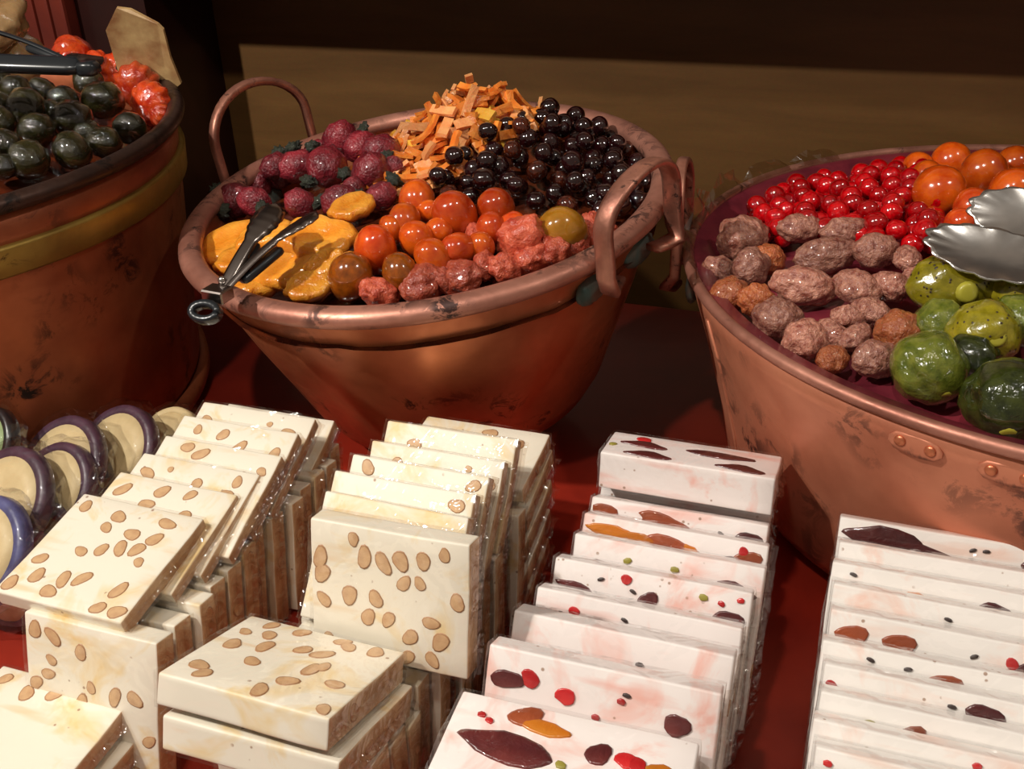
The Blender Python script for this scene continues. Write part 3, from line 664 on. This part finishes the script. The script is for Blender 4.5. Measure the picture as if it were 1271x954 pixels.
# the heaps go on past the picture's edges
rnd = random.Random(5)
for (x, y) in scatter([(-.005,.0),(-.02,.06),(.02,.16),(.12,.16),(.17,.08),(.14,-.02),(.05,-.03)], .030, rnd, 4000, 26):
    r = rnd.uniform(.014,.0175); o = put('candied_kumquat', ks2[rnd.randrange(3)], 'right', (x, y, H('right',x,y)+r*.5), r, rot(rnd))
    tag(o, 'round orange kumquat in the right half of the right basin', 'candied fruit', 'kumquats in the right half of the basin')
fx = lump('candied_fig', MT['fig'], 3, .09, 1.8, 9, (1,.96,1.05), ridges=7, ridge_amp=.05)
for (x, y) in scatter([(-.07,-.09),(-.04,-.05),(.06,-.05),(.14,-.06),(.16,-.14),(.06,-.21),(-.06,-.21),(-.10,-.17)], .042, rnd, 4000, 18):
    r = rnd.uniform(.018,.021); o = put('candied_fig', fx, 'right', (x, y, H('right',x,y)+r*.5), r, rot(rnd))
    tag(o, 'green candied fig in the right half of the right basin', 'candied fruit', 'figs in the right half of the basin')
for (x, y) in scatter([(.085,.03),(.09,-.03),(.11,-.08),(.12,-.14),(.02,-.2),(-.1,-.17),(-.17,-.05),(-.15,.08),(-.03,.12),(.03,.06)], .031, rnd, 5000, 45):
    r = rnd.uniform(.013,.016); o = put('dark_green_fruit', GREEN_ME[rnd.randrange(4)], 'left', (x, y, H('left',x,y)+r*.5), r, rot(rnd))
    tag(o, 'dark green candied fruit in the left half of the left pot', 'candied fruit', 'dark fruits in the left half of the pot')

# ---------------------------------------------------------------- tongs
def arm_mesh(L, w0, w1, head, mat, scallop=6, th=.0012, hl=.035):
    bm = bmesh.new(); n = 40; rows = []
    for i in range(n+1):
        q = i/n; y = L*q
        if y < L-hl: w = w0+(w1-w0)*q; sc = 0
        else:
            p = (y-(L-hl))/hl; w = w1+(head-w1)*math.sin(min(1,p*1.6)*math.pi/2); 
            if p > .75: w *= math.sqrt(max(0.02,1-((p-.75)/.25)**2))
            sc = .12*abs(math.sin(p*math.pi*scallop)); w *= (.9+sc)
        curve = .004*math.sin(q*math.pi)
        e = .22*w if y < L-hl else .12*w
        rows.append([bm.verts.new((-w/2, y, curve-e)), bm.verts.new((-w/4, y, curve)), bm.verts.new((w/4, y, curve)), bm.verts.new((w/2, y, curve-e))])
    for a, b in zip(rows, rows[1:]):
        for k in range(3): bm.faces.new((a[k], a[k+1], b[k+1], b[k]))
    bmesh.ops.recalc_face_normals(bm, faces=bm.faces)
    bmesh.ops.solidify(bm, geom=bm.faces[:], thickness=th)
    return mesh_of(bm, 'arm', mat)
def aim(p, q, roll=0):
    y = (Vector(q)-Vector(p)).normalized(); z = Vector((0,0,1)); x = y.cross(z).normalized(); z = x.cross(y)
    m = Matrix((x, y, z)).transposed().to_4x4() @ Matrix.Rotation(roll, 4, 'Y'); m.translation = Vector(p); return m
def grip_mesh(L, w, t, mat):
    bm = bmesh.new(); sweep(bm, [(0, L*q, 0) for q in (0,.03,.1,.5,.9,.97,1)], [w*.5,w*.85,w,w,w,w*.8,w*.4], [t*.5,t*.85,t,t,t,t*.8,t*.4], (1,0,0), 12)
    return mesh_of(bm, 'grip', mat)
def ring_mesh(r, t, w, mat):
    bm = bmesh.new(); sweep(bm, [(r*math.cos(a), r*.6*math.sin(a), 0) for a in [2*math.pi*i/16 for i in range(17)]], w, t, (0,0,1), 8)
    return mesh_of(bm, 'pull_ring', mat)
hinge = Vector((-.198,.668,.213))
tg = empty('serving_tongs', loc=hinge)
tag(tg, 'small steel tongs with black grips lying over the front rim of the middle pan', 'tongs', 'serving tongs')
h0 = Vector((0,0,0)); e1 = Vector((-.168,.738,.249))-hinge; e2 = Vector((-.138,.728,.246))-hinge
for e, rl in ((e1, .25), (e2, -.25)):
    L = e.length
    a = obj('arm', arm_mesh(L, .011, .010, .022, MT['steel'], 5, hl=.04), tg, aim(h0, e, rl))
    obj('grip', grip_mesh(L*.42, .012, .006, MT['rubber']), a, Matrix.Translation((0, L*.16, -.005)))
bm = bmesh.new(); bmesh.ops.create_uvsphere(bm, u_segments=10, v_segments=6, radius=.0028); obj('hinge_pin', mesh_of(bm, 'hinge_pin', MT['steel_bright']), tg, Matrix.Translation((0,.004,.005)))
bm = bmesh.new(); box(bm, -.009, .009, -.012, .002, -.006, .003); bevel(bm, .001, 1); obj('hinge_plate', mesh_of(bm, 'hinge_plate', MT['steel'], False), tg, Matrix.Rotation(R(-25),4,'Z'))
obj('pull_ring', ring_mesh(.010, .0055, .0085, MT['rubber']), tg, Matrix.Translation((-.008,-.020,-.008)) @ Matrix.Rotation(R(-20),4,'Z') @ Matrix.Rotation(.7,4,'X'))

# left pot tongs (black)
th_ = Vector((-.3145,.822,.333))
tg = empty('serving_tongs', loc=th_)
tag(tg, 'black-handled steel tongs lying across the dark fruits in the left pot', 'tongs', 'serving tongs')
e1 = Vector((-.46,.835,.340))-th_; e2 = Vector((-.43,.88,.362))-th_
a = obj('arm', arm_mesh(e1.length, .011, .011, .02, MT['steel'], 5), tg, aim(h0, e1, -.6)); obj('grip', grip_mesh(.095, .015, .009, MT['rubber']), a, Matrix.Translation((0,.006,.002)))
a = obj('arm', arm_mesh(e2.length, .010, .012, .022, MT['rubber'], 5), tg, aim(h0, e2, .5)); obj('grip', grip_mesh(.05, .012, .006, MT['rubber']), a, Matrix.Translation((0,.01,-.002)))
bm = bmesh.new(); sweep(bm, [(0,-.008,0),(0,-.004,0),(0,.006,0),(0,.010,0)], [.008,.014,.014,.008], [.006,.011,.011,.006], (1,0,0), 12)
obj('hinge', mesh_of(bm, 'hinge', MT['rubber']), tg, Matrix.Rotation(R(80),4,'Z'))

# scalloped serving tongs in the right basin
def leaf(W, L, sc, dish):
    bm = bmesh.new(); n = 60; rings = []
    for rk in (.0,.35,.6,.8,.93,1):
        ring = []
        for i in range(n):
            a = 2*math.pi*i/n; k = 1+.05*(abs(math.sin(a*sc/2))*2-1)*rk**6
            x = rk*k*math.cos(a)*W; y = rk*k*math.sin(a)*L
            ring.append(bm.verts.new((x, y, dish*(rk**2)-dish*.5*(y/L)**2)))
        rings.append(ring)
    for a, b in zip(rings, rings[1:]):
        for i in range(n): bm.faces.new((a[i], a[(i+1)%n], b[(i+1)%n], b[i]))
    bmesh.ops.remove_doubles(bm, verts=bm.verts, dist=1e-6)
    bmesh.ops.solidify(bm, geom=bm.faces[:], thickness=.0012)
    return mesh_of(bm, 'scalloped_blade', MT['steel_bright'])
tp = FR['right'] @ Vector((-.112,-.098,.056))
tg = empty('scalloped_tongs', loc=tp)
tag(tg, 'shiny steel tongs with two scalloped leaf-shaped blades resting on the green figs', 'tongs')
obj('scalloped_blade', leaf(.042,.021,14,.006), tg, Matrix.Translation((-.016,-.005,-.004)) @ Matrix.Rotation(R(-28),4,'Z') @ Matrix.Rotation(R(28),4,'X') @ Matrix.Rotation(R(8),4,'Y'))
obj('scalloped_blade', leaf(.040,.020,14,.006), tg, Matrix.Translation((.018,.018,.012)) @ Matrix.Rotation(R(-30),4,'Z') @ Matrix.Rotation(R(42),4,'X'))
obj('arm', arm_mesh(.13, .012, .012, .012, MT['steel_bright'], 1), tg, aim((.015,-.012,-.004), (.13,-.03,.03)))
obj('arm', arm_mesh(.12, .012, .012, .012, MT['steel_bright'], 1), tg, aim((.045,.008,.012), (.14,-.015,.04)))
# ---------------------------------------------------------------- nougat
def bit_mesh(name, a, b, seed, mat, pointy=0, n=14, mi2=None, h=.0009):
    r = random.Random(seed); bm = bmesh.new(); ring = []; inner = []
    for i in range(n):
        t = 2*math.pi*i/n; k = 1+.10*math.sin(2*t+seed)+.07*math.sin(3*t+seed*2)+r.uniform(-.03,.03)*(2 if mi2 is None else 1)
        x = math.cos(t)*a*k; y = math.sin(t)*b*k
        if pointy: y *= (1-abs(math.cos(t))**3*.5); y += pointy*b*(math.cos(t)**2)
        ring.append((x, y))
    o_ = [bm.verts.new((x, y, -.0004)) for x, y in ring]; m_ = [bm.verts.new((x*.97, y*.97, h*.8)) for x, y in ring]
    i_ = [bm.verts.new((x*.84, y*.84, h)) for x, y in ring]
    c = bm.verts.new((0,0,h*1.15))
    for i in range(n):
        j = (i+1)%n
        f = bm.faces.new((o_[i], o_[j], m_[j], m_[i])); f.material_index = 1 if mi2 else 0
        f = bm.faces.new((m_[i], m_[j], i_[j], i_[i])); f.material_index = 1 if mi2 else 0
        bm.faces.new((i_[i], i_[j], c))
    return mesh_of(bm, name, [mat, mi2] if mi2 else mat, True)
NUTS = [bit_mesh('almond', .0060*k, .0047*k*q, s, MT['nut'], mi2=MT['nut_skin'], h=.0003) for s, (k, q) in enumerate(((1,1),(.85,1.1),(1.1,.85),(.7,1),(.95,.75),(.45,1)))]
BITS = {
 'prune': [bit_mesh('prune_slice', .022, .0055, 1, MT['prune'], .3, 18), bit_mesh('prune_slice', .015, .0055, 2, MT['prune'], -.3, 18), bit_mesh('prune_slice', .026, .008, 5, MT['prune'], .2, 18)],
 'cherry': [bit_mesh('cherry_piece', .0052, .0044, 3, MT['cherry_bit']), bit_mesh('cherry_piece', .0035, .003, 4, MT['cherry_bit'])],
 'dark': [bit_mesh('dark_fruit_piece', .0065, .0058, 6, MT['prune']), bit_mesh('dark_fruit_piece', .009, .005, 7, MT['prune'])],
 'amber': [bit_mesh('amber_fruit_piece', .014, .0048, 8, MT['apricot'], .3, 16), bit_mesh('amber_fruit_piece', .0065, .005, 9, MT['apricot'])],
 'russet': [bit_mesh('russet_fruit_piece', .018, .0062, 10, MT['brownfruit'], .3, 18), bit_mesh('russet_fruit_piece', .009, .0055, 12, MT['brownfruit'])],
 'green': [bit_mesh('green_fruit_piece', .0028, .0022, 13, MT['pistachio'], n=7)],
 'crumb': [bit_mesh('dark_crumb', .0022, .0012, 14, MT['darkbit'], n=7)],
 'pinkbit': [bit_mesh('cherry_piece', .0022, .0018, 15, MT['cherry_bit'], n=7)]}
_bm = {}
def block_mesh(w, L, t, mat, seed):
    key = (round(w,4), round(L,4), round(t,4), mat.name, seed)
    if key in _bm: return _bm[key]
    bm = bmesh.new(); box(bm, 0, w, -L, 0, -t, 0)
    bmesh.ops.subdivide_edges(bm, edges=bm.edges[:], cuts=5, use_grid_fill=True)
    sharp = [e for e in bm.edges if len(e.link_faces) == 2 and e.link_faces[0].normal.dot(e.link_faces[1].normal) < .5]
    bmesh.ops.bevel(bm, geom=sharp, offset=min(.0012, t*.15), segments=2, affect='EDGES', profile=.5)
    for v in bm.verts:
        q = v.co*28+Vector((seed*3.1, seed, 0)); v.co += Vector((noise.noise(q), noise.noise(q+Vector((9,0,0))), noise.noise(q+Vector((0,9,0)))*.12))*.0009
    side = (mat is MT['nougat'])
    for f in bm.faces:
        f.normal_update()
        if side and abs(f.normal.x) > .7: f.material_index = 1
    me = mesh_of(bm, 'block', [mat, MT['nougat_side']], True); _bm[key] = me; return me
def film_mesh(w, L, t, seed, right=True):
    key = ('film', round(w,4), round(L,4), round(t,4), seed)
    if key in _bm: return _bm[key]
    g = .0008; bm = bmesh.new(); box(bm, -g, w+g, -L-g, g, -t-g, g)
    bmesh.ops.subdivide_edges(bm, edges=bm.edges[:], cuts=6, use_grid_fill=True)
    for v in bm.verts:
        q = v.co*70+Vector((seed*5.3, 0, seed)); ex = 1 if (v.co.x > w or v.co.x < 0) else .12
        nx = noise.noise(q)
        if v.co.x > w: v.co.x += abs(nx)*.003
        elif v.co.x < 0: v.co.x -= abs(nx)*.0018
        v.co.z += max(0, noise.noise(q*.6))*.0012*(1 if v.co.z > 0 else 0)
    # pinched flap of film at the right end
    zc = -t/2; prev = None
    for i in range(9):
        y = -L*i/8; k = random.Random(seed*31+i).uniform(.4,1)
        a = bm.verts.new((w+.001, y, zc+.0015)); b = bm.verts.new((w+.003+.003*k, y, zc-.002*k)); 
        if prev: bm.faces.new((prev[0], a, b, prev[1]))
        prev = (a, b)
    me = mesh_of(bm, 'wrapper', MT['film'], False)
    me.materials.append(MT['film_brown'])
    for p in me.polygons:
        if p.center.x > w: p.material_index = 1
    _bm[key] = me; return me
def nougat(s, d, z, w, L, t, tilt, label, group, mat, bits=(), yaw=0, rollx=0, seed=0, edge_bits=0, nuts=None, side_bits=0, wrap=True, cat='nougat'):
    """s,d,z: top left corner of the face; the face falls toward the front by tilt degrees"""
    root = empty('nougat_slice', D @ Matrix.Translation((s, d, z)) @ Matrix.Rotation(R(yaw),4,'Z') @ Matrix.Rotation(R(rollx),4,'Y') @ Matrix.Rotation(R(tilt),4,'X'))
    tag(root, label, cat, group)
    obj('block', block_mesh(w, L, t, mat, seed%5), root)
    if wrap: obj('wrapper', film_mesh(w, L, t, seed%4), root)
    r = random.Random(seed*17+3)
    def add(me, x, y, side='top', a=None):
        a = r.uniform(0, 6.28) if a is None else a
        if side == 'top':                         # keep the piece inside the slice
            hx = max(abs(v.co.x*math.cos(a)-v.co.y*math.sin(a)) for v in me.vertices)+.0012; hy = max(abs(v.co.x*math.sin(a)+v.co.y*math.cos(a)) for v in me.vertices)+.0012
            x = min(max(x, hx), w-hx); y = max(min(y, -hy), -L+hy)
        if side == 'top': m = Matrix.Translation((x, y, .0001)) @ Matrix.Rotation(a,4,'Z')
        elif side == 'right': m = Matrix.Translation((w+.0001, x, y)) @ Matrix.Rotation(R(90),4,'Y') @ Matrix.Rotation(a,4,'Z')
        elif side == 'back': m = Matrix.Translation((x, .0001, y)) @ Matrix.Rotation(R(-90),4,'X') @ Matrix.Rotation(a,4,'Z')
        else: m = Matrix.Translation((x, -L-.0001, y)) @ Matrix.Rotation(R(90),4,'X') @ Matrix.Rotation(a,4,'Z')
        obj(me.name.split('.')[0], me, root, m)
    for b in bits:
        kind, u, v = b[0], b[1], b[2]; idx = b[3] if len(b) > 3 else None; ang = b[4] if len(b) > 4 else None
        lst = NUTS if kind == 'nut' else BITS[kind]
        if idx is None: idx = r.randrange(len(lst) - (1 if kind == 'nut' else 0))
        add(lst[idx], u*w, -v*L, 'top', ang if ang is not None else (r.uniform(-.5,.5) if kind != 'nut' else None))
    if nuts:
        n, v0, v1 = nuts; out = []
        for _ in range(300):
            x, y = r.uniform(.06,.94), r.uniform(v0, v1)
            if all(((x-p)*w)**2+((y-q)*L)**2 > .010**2 for p, q in out):
                out.append((x, y)); add(NUTS[r.randrange(6)], x*w, -y*L)
                if len(out) >= n: break
    for _ in range(side_bits):
        add(NUTS[r.choice((1,3,5))], r.uniform(-.9,-.1)*L, -t/2, 'right')
    return root
NG, NP, NW = MT['nougat'], MT['nougat_pink'], MT['nougat_white']

# ---- row one: leftmost almond stack
W1 = .092
g_up, g_lo = 'almond slices lying on the leftmost stack', 'almond slices standing in the leftmost stack'
A_b = [(.1,.12),(.4,.15),(.38,.27),(.6,.28),(.78,.28),(.78,.12),(.35,.52),(.48,.47),(.6,.42),(.72,.40),(.8,.5),(.12,.66),(.05,.93),(.2,.8),(.4,.78),(.52,.74),(.37,.9),(.82,.76),(.78,.93),(.93,.96)]
nougat(-.459,.438,.115, W1,.086,.012, 9, 'front almond slice lying nearly flat on top of the leftmost stack', g_up, NG, [('nut',)+p for p in A_b], yaw=-1, seed=1)
ups = [(-.452,.466,.1155,15,'second'),(-.447,.486,.119,19,'third'),(-.440,.503,.124,22,'fourth'),(-.441,.527,.1265,24,'fifth'),(-.444,.555,.1215,24,'sixth')]
for i, (s, d, z, tl, nm) in enumerate(ups):
    nougat(s, d, z, W1,.080,.0095, tl, f'{nm} almond slice from the front, shingled on top of the leftmost stack', g_up, NG, nuts=(6,.06,.46), yaw=-1+i*.4, seed=2+i)
nougat(-.448,.588,.101, W1,.07,.012, 26, 'rearmost almond slice of the leftmost stack, its corner showing past the others', g_up, NG, nuts=(4,.05,.4), seed=9)
S_b = [(.08,.1),(.22,.12),(.43,.18),(.2,.28),(.07,.46),(.17,.38),(.27,.55),(.42,.52),(.5,.4),(.68,.42),(.83,.4),(.55,.62),(.2,.78),(.93,.66),(.67,.8),(.82,.9)]
nougat(-.436,.349,.095, W1,.096,.016, 74, 'almond slice standing on edge at the front of the leftmost stack', g_lo, NG, [('nut',)+p for p in S_b], seed=11, side_bits=4)
for i in range(12):
    d = .372+i*.0185; top = .086 if i < 8 else .082
    nougat(-.438+.003*math.sin(i*2.1), d, top+.002*math.sin(i*1.7), W1-.004+.003*math.sin(i), .083,.0155, 80, f'almond slice standing edge-on in the leftmost stack, {ORD(i)} behind its front one', g_lo, NG, seed=20+i, side_bits=3)
g_f = 'almond slices lying flat at the lower left corner'
F_b = [(.0,.22),(.32,.16),(.5,.12),(.1,.4),(.2,.62),(.36,.62),(.3,.75),(.5,.7),(.28,.9),(.42,.85),(.55,.9),(.15,.86),(.75,.8),(.1,.1)]
nougat(-.463,.345,.049, W1+.002,.09,.014, 3, 'almond slice lying flat on top at the lower left corner', g_f, NG, [('nut',)+p for p in F_b], seed=40, side_bits=2)
nougat(-.458,.341,.030, W1+.004,.09,.0135, 0, 'almond slice lying flat second from the top at the lower left corner', g_f, NG, seed=41, side_bits=3)
nougat(-.455,.339,.0148, W1+.004,.09,.0135, 0, 'almond slice lying flat on the counter at the lower left corner', g_f, NG, seed=42, side_bits=3)

# ---- row two
W2 = .09
g_up, g_lo = 'almond slices leaning on the second stack', 'almond slices standing in the second stack'
B_b = [(.28,.1),(.35,.22),(.47,.24),(.58,.2),(.72,.17),(.85,.1),(.06,.4),(.03,.28),(.08,.6),(.25,.53),(.42,.52),(.6,.36),(.7,.34),(.93,.43),(.37,.67),(.5,.66),(.64,.76),(.77,.62),(.83,.75),(.1,.9),(.78,.9),(.62,.93)]
nougat(-.255,.384,.176, W2,.076,.014, 77, 'large almond slice leaning upright at the front of the second stack', g_up, NG, [('nut',)+p for p in B_b], yaw=0, rollx=-1, seed=50, side_bits=3)
for i, (s, d, z, nm) in enumerate([(-.277,.437,.1535,'second'),(-.280,.455,.156,'third'),(-.280,.478,.153,'fourth'),(-.282,.508,.1445,'fifth'),(-.281,.530,.147,'sixth')]):
    nougat(s, d, z, W2,.073,.0115, 52, f'{nm} almond slice from the front leaning back on the second stack', g_up, NG, nuts=(6,.08,.5), yaw=.3*i-.6, seed=51+i, side_bits=2)
nougat(-.285,.600,.110, W2+.004,.062,.012, 6, 'pale almond slice lying at the very back of the second stack', g_up, NG, nuts=(4,.1,.5), seed=57, side_bits=2)
for i in range(4):
    nougat(-.284, .606-i*.004, .094-i*.0235, W2+.003,.066,.014, 14, f'almond slice lying tilted at the back of the second stack, {ORD(i+1)} from its top', 'tilted almond slices at the back of the second stack', NG, seed=58+i, side_bits=2)
for i in range(11):
    d = .368+i*.0162
    nougat(-.281+.003*math.sin(i*1.9), d, .089+.002*math.sin(i*2.3), W2-.002+.003*math.sin(i*1.3), .087,.0145, 82, f'almond slice standing edge-on in the second stack, {ORD(i)} from the front', g_lo, NG, seed=70+i, side_bits=3)
g_f = 'almond slices stacked at the front of the second stack'
T_b = [(.18,.08),(.38,.08),(.1,.25),(.24,.22),(.13,.45),(.3,.38),(.34,.6),(.13,.8),(.2,.88),(.5,.3),(.64,.05),(.7,.12),(.86,.1),(.62,.3),(.7,.45),(.66,.52),(.62,.72),(.85,.62),(.55,.93),(.93,.92)]
nougat(-.288,.364,.118, W2+.002,.079,.0165, -20, 'top almond slice of the pair fronting the second stack, front edge raised', g_f, NG, [('nut',)+p for p in T_b], yaw=-1, seed=90, side_bits=3)
nougat(-.286,.360,.0985, W2+.004,.082,.018, -19, 'lower almond slice of the pair at the front of the second stack', g_f, NG, seed=91, side_bits=3)
for i in range(3):
    nougat(-.284, .350-i*.020, .075+i*.0085, W2+.002,.074+i*.008,.018, 86, f'almond slice standing under the tilted pair of the second stack, {ORD(i)} from the back', 'almond slices standing under the tilted pair', NG, seed=93+i, side_bits=2)

# ---- row three: fruit nougat
W3 = .116
g3 = 'fruit nougat slices leaning in the third stack'
nougat(-.149,.620,.108, W3,.042,.026, -11, 'thick fruit nougat bar at the back of the third stack, prune strips on top', 'fruit nougat bars on the third stack', NP,
  [('cherry',.2,.22,0),('prune',.22,.42,1,-.05),('prune',.66,.42,0,-.04),('prune',.27,.82,1,0),('prune',.8,.8,1,-.05),('green',.04,.6,0)], seed=100)
r3 = [(-.150,.588,.0850,[('crumb',.95,.3),('prune',.55,.3,1,-.1),('pinkbit',.7,.25)]),
 (-.149,.558,.0935,[('russet',.05,.17,1),('russet',.42,.20,0,-.1),('crumb',.75,.2),('dark',.9,.22,1,0)]),
 (-.146,.528,.1015,[('amber',.08,.16,0,0),('amber',.3,.20,0,0),('russet',.5,.22,0,-.1),('amber',.6,.24,1),('dark',.83,.27,1,.1),('cherry',.88,.12,1),('russet',.95,.2,1)]),
 (-.145,.503,.1035,[('green',.3,.2),('pinkbit',.25,.3),('green',.55,.2),('dark',.15,.33,1,0),('prune',.85,.3,1,0)]),
 (-.149,.475,.1055,[('prune',.1,.34,1,-.4),('dark',.5,.30,0),('crumb',.25,.15),('crumb',.42,.22),('cherry',.38,.1,1),('green',.77,.14),('pinkbit',.86,.17),('dark',.9,.32,1,0),('pinkbit',.95,.1)]),
 (-.150,.443,.1080,[('cherry',.2,.18,1),('crumb',.13,.22),('pinkbit',.3,.3),('pinkbit',.24,.32),('dark',.5,.30,1,0),('prune',.6,.36,1,0),('crumb',.45,.16)]),
 (-.149,.400,.1270,[('crumb',.6,.2),('russet',.55,.34,1,0),('pinkbit',.8,.3)]),
 (-.151,.368,.1310,[('dark',.07,.22,1,0),('cherry',.2,.18,0),('cherry',.36,.25,0),('pinkbit',.6,.2),('crumb',.62,.15),('dark',.84,.28,0),('pinkbit',.5,.35)])]
nm3 = ['rearmost','second rearmost','third rearmost','fourth rearmost','fifth rearmost','sixth rearmost','seventh rearmost','eighth rearmost']
what = ['almost plain','with a long russet fruit strip','with a row of amber fruit pieces','pale pink with a few crumbs','with a round dark cherry','with small red cherry scraps','almost plain and bright','with two red cherries']
for i, (s, d, z, b) in enumerate(r3):
    tl = 62 if i < 6 else 66
    b = [(q[0], q[1], q[2]*(.55 if i < 6 else .62))+tuple(q[3:]) for q in b]
    nougat(s, d, z, W3,.092 if z < .1 else .098 if z < .12 else .115,.0145, tl, f'{nm3[i]} leaning nougat slice of the third stack, {what[i]}', g3, NP, b, yaw=.5*math.sin(i*2), seed=101+i, side_bits=1)
nougat(-.157,.346,.119, W3,.048,.028, 3, 'thick fruit nougat bar at the front of the third stack, long prune strip on top', 'fruit nougat bars on the third stack', NP,
  [('prune',.27,.58,2,-.12),('amber',.38,.25,0,-.1),('russet',.3,.12,1,.2),('dark',.63,.40,0),('cherry',.74,.4,0),('cherry',.78,.42,0),('prune',.8,.82,0,-.1),('amber',.88,.45,1),('green',.5,.62),('pinkbit',.12,.25),('pinkbit',.16,.3),('cherry',.95,.5,1)], yaw=1, seed=110)
for i in range(2):
    nougat(-.156, .338-i*.021, .0895, W3,.088,.019, 88, f'fruit nougat slice standing under the front bar of the third stack, {"rear" if i == 0 else "front"} one', 'fruit nougat slices under the front bar', NP, [('cherry',.1,.2,1),('dark',.4,.3,0)], seed=112+i)

# ---- row four
g4 = 'white fruit nougat slices in the fourth stack'
r4 = [(.551,[('prune',.2,.20,2,-.08),('prune',.36,.24,0,-.15),('crumb',.62,.13),('crumb',.68,.12),('dark',.92,.2,1,0)]),
 (.524,[]),(.505,[('crumb',.1,.1),('pinkbit',.15,.22),('amber',.38,.25,1,0),('dark',.72,.22,1)]),(.487,[('crumb',.5,.15)]),
 (.465,[('russet',.1,.22,1,0),('russet',.3,.22,1,-.1),('cherry',.75,.2,1),('crumb',.6,.2),('dark',.82,.24,1)]),
 (.438,[('crumb',.2,.1),('russet',.5,.2,1,-.1),('crumb',.35,.12),('crumb',.9,.12)]),
 (.420,[('cherry',.03,.2,1),('crumb',.5,.15),('dark',.62,.16,1,-.1),('green',.8,.2)]),
 (.401,[('green',.2,.2),('crumb',.3,.24),('russet',.35,.25,1),('crumb',.86,.2),('pinkbit',.9,.1)]),
 (.383,[('crumb',.7,.14),('crumb',.06,.2),('pinkbit',.6,.1)]),
 (.366,[('pinkbit',.05,.12),('crumb',.3,.14),('crumb',.35,.16),('crumb',.64,.2)]),
 (.347,[('cherry',.25,.18,1),('crumb',.66,.14),('crumb',.9,.2),('crumb',.28,.22)]),
 (.328,[('dark',.04,.2,1),('dark',.15,.2,0),('amber',.28,.16,1),('cherry',.5,.2,1)]),
 (.310,[('cherry',.4,.2,1),('dark',.2,.2,1)])]
for i, (d, b) in enumerate(r4):
    b = [(q[0], q[1], q[2]*.5)+tuple(q[3:]) for q in b]
    w_ = 'with a long dark prune strip, rearmost' if i == 0 else f'{ORD(i)} from the back'
    nougat(.009+.0015*math.sin(i*2.2), d, .115+.001*math.sin(i*1.3), .122,.108,.0135, 64, f'white fruit nougat slice of the rightmost stack, {w_}', g4, NW, b, yaw=.4*math.sin(i*1.7), seed=120+i, side_bits=1)

# ---- wrapped rinded rounds at the far left
def round_slice(s, d, z, r, tilt, label, core, rind, yaw=0):
    root = empty('almond_paste_round', D @ Matrix.Translation((s, d, z)) @ Matrix.Rotation(R(yaw),4,'Z') @ Matrix.Rotation(R(tilt),4,'X'))
    tag(root, label, 'sweet', 'wrapped almond paste rounds')
    bm = bmesh.new(); t = .012
    lathe(bm, [(.0003,-t/2),(r*.8,-t/2),(r*.8,t/2),(r*.5,t/2+.0008),(.0003,t/2+.001)], 40, .01); obj('paste', mesh_of(bm, 'paste', core), root)
    bm = bmesh.new(); lathe(bm, [(r*.8,-t/2),(r*.96,-t/2),(r,-t/2+.002),(r,t/2-.002),(r*.96,t/2+.0004),(r*.82,t/2+.0006),(r*.8,t/2)], 40, .02); obj('rind', mesh_of(bm, 'rind', rind), root)
    bm = bmesh.new(); q = r*1.04; k = t/2+.002
    pl = [(q*1.08*math.cos(a)*(1+.05*math.sin(a*11)), q*1.08*math.sin(a)*(1+.05*math.cos(a*9))) for a in [2*math.pi*i/28 for i in range(28)]]
    top = [bm.verts.new((x*.97, y*.97, k)) for x, y in pl]; mid_ = [bm.verts.new((x*1.06, y*1.06, random.Random(i).uniform(-.003,.003))) for i, (x, y) in enumerate(pl)]; bot = [bm.verts.new((x*.97, y*.97, -k)) for x, y in pl]
    bm.faces.new(top); bm.faces.new(bot[::-1])
    for i in range(28):
        j = (i+1)%28; bm.faces.new((top[i], mid_[i], mid_[j], top[j])); bm.faces.new((mid_[i], bot[i], bot[j], mid_[j]))
    obj('wrapper', mesh_of(bm, 'round_wrapper', MT['film_round'], False), root)
    return root
CK, RI = MT['cookie'], MT['cookie_rim']
rs = [(-.548,.425,.056,.040,48,'blue-violet rinded almond paste round cut by the left edge, nearest of the rounds',MT['cookie'],MT['cookie_blue']),
 (-.572,.474,.060,.042,46,'large plum-rinded almond paste round at the left edge, second nearest of the rounds',CK,RI),
 (-.550,.501,.058,.036,48,'plum-rinded almond paste round mostly hidden between two others',CK,RI),
 (-.562,.524,.062,.040,46,'plum-rinded almond paste round in the middle of the wrapped rounds',CK,RI),
 (-.536,.556,.060,.038,46,'plum-rinded almond paste round with the highest film peak, near the almond stack',CK,RI),
 (-.513,.590,.052,.030,44,'small almond paste round farthest back beside the leftmost nougat stack',CK,MT['cookie'])]
for a in rs: round_slice(*a, yaw=-12)
round_slice(-.622,.512,.078,.032,50,'green almond paste round at the left edge under the tall pot',MT['cookie_green'],MT['rubber'],yaw=-10)
for i in range(6):
    round_slice(-.535-.004*i, .42+i*.03, .030, .028, 84, f'almond paste round standing on the counter beneath the others, {ORD(i)} from the front', CK, RI)
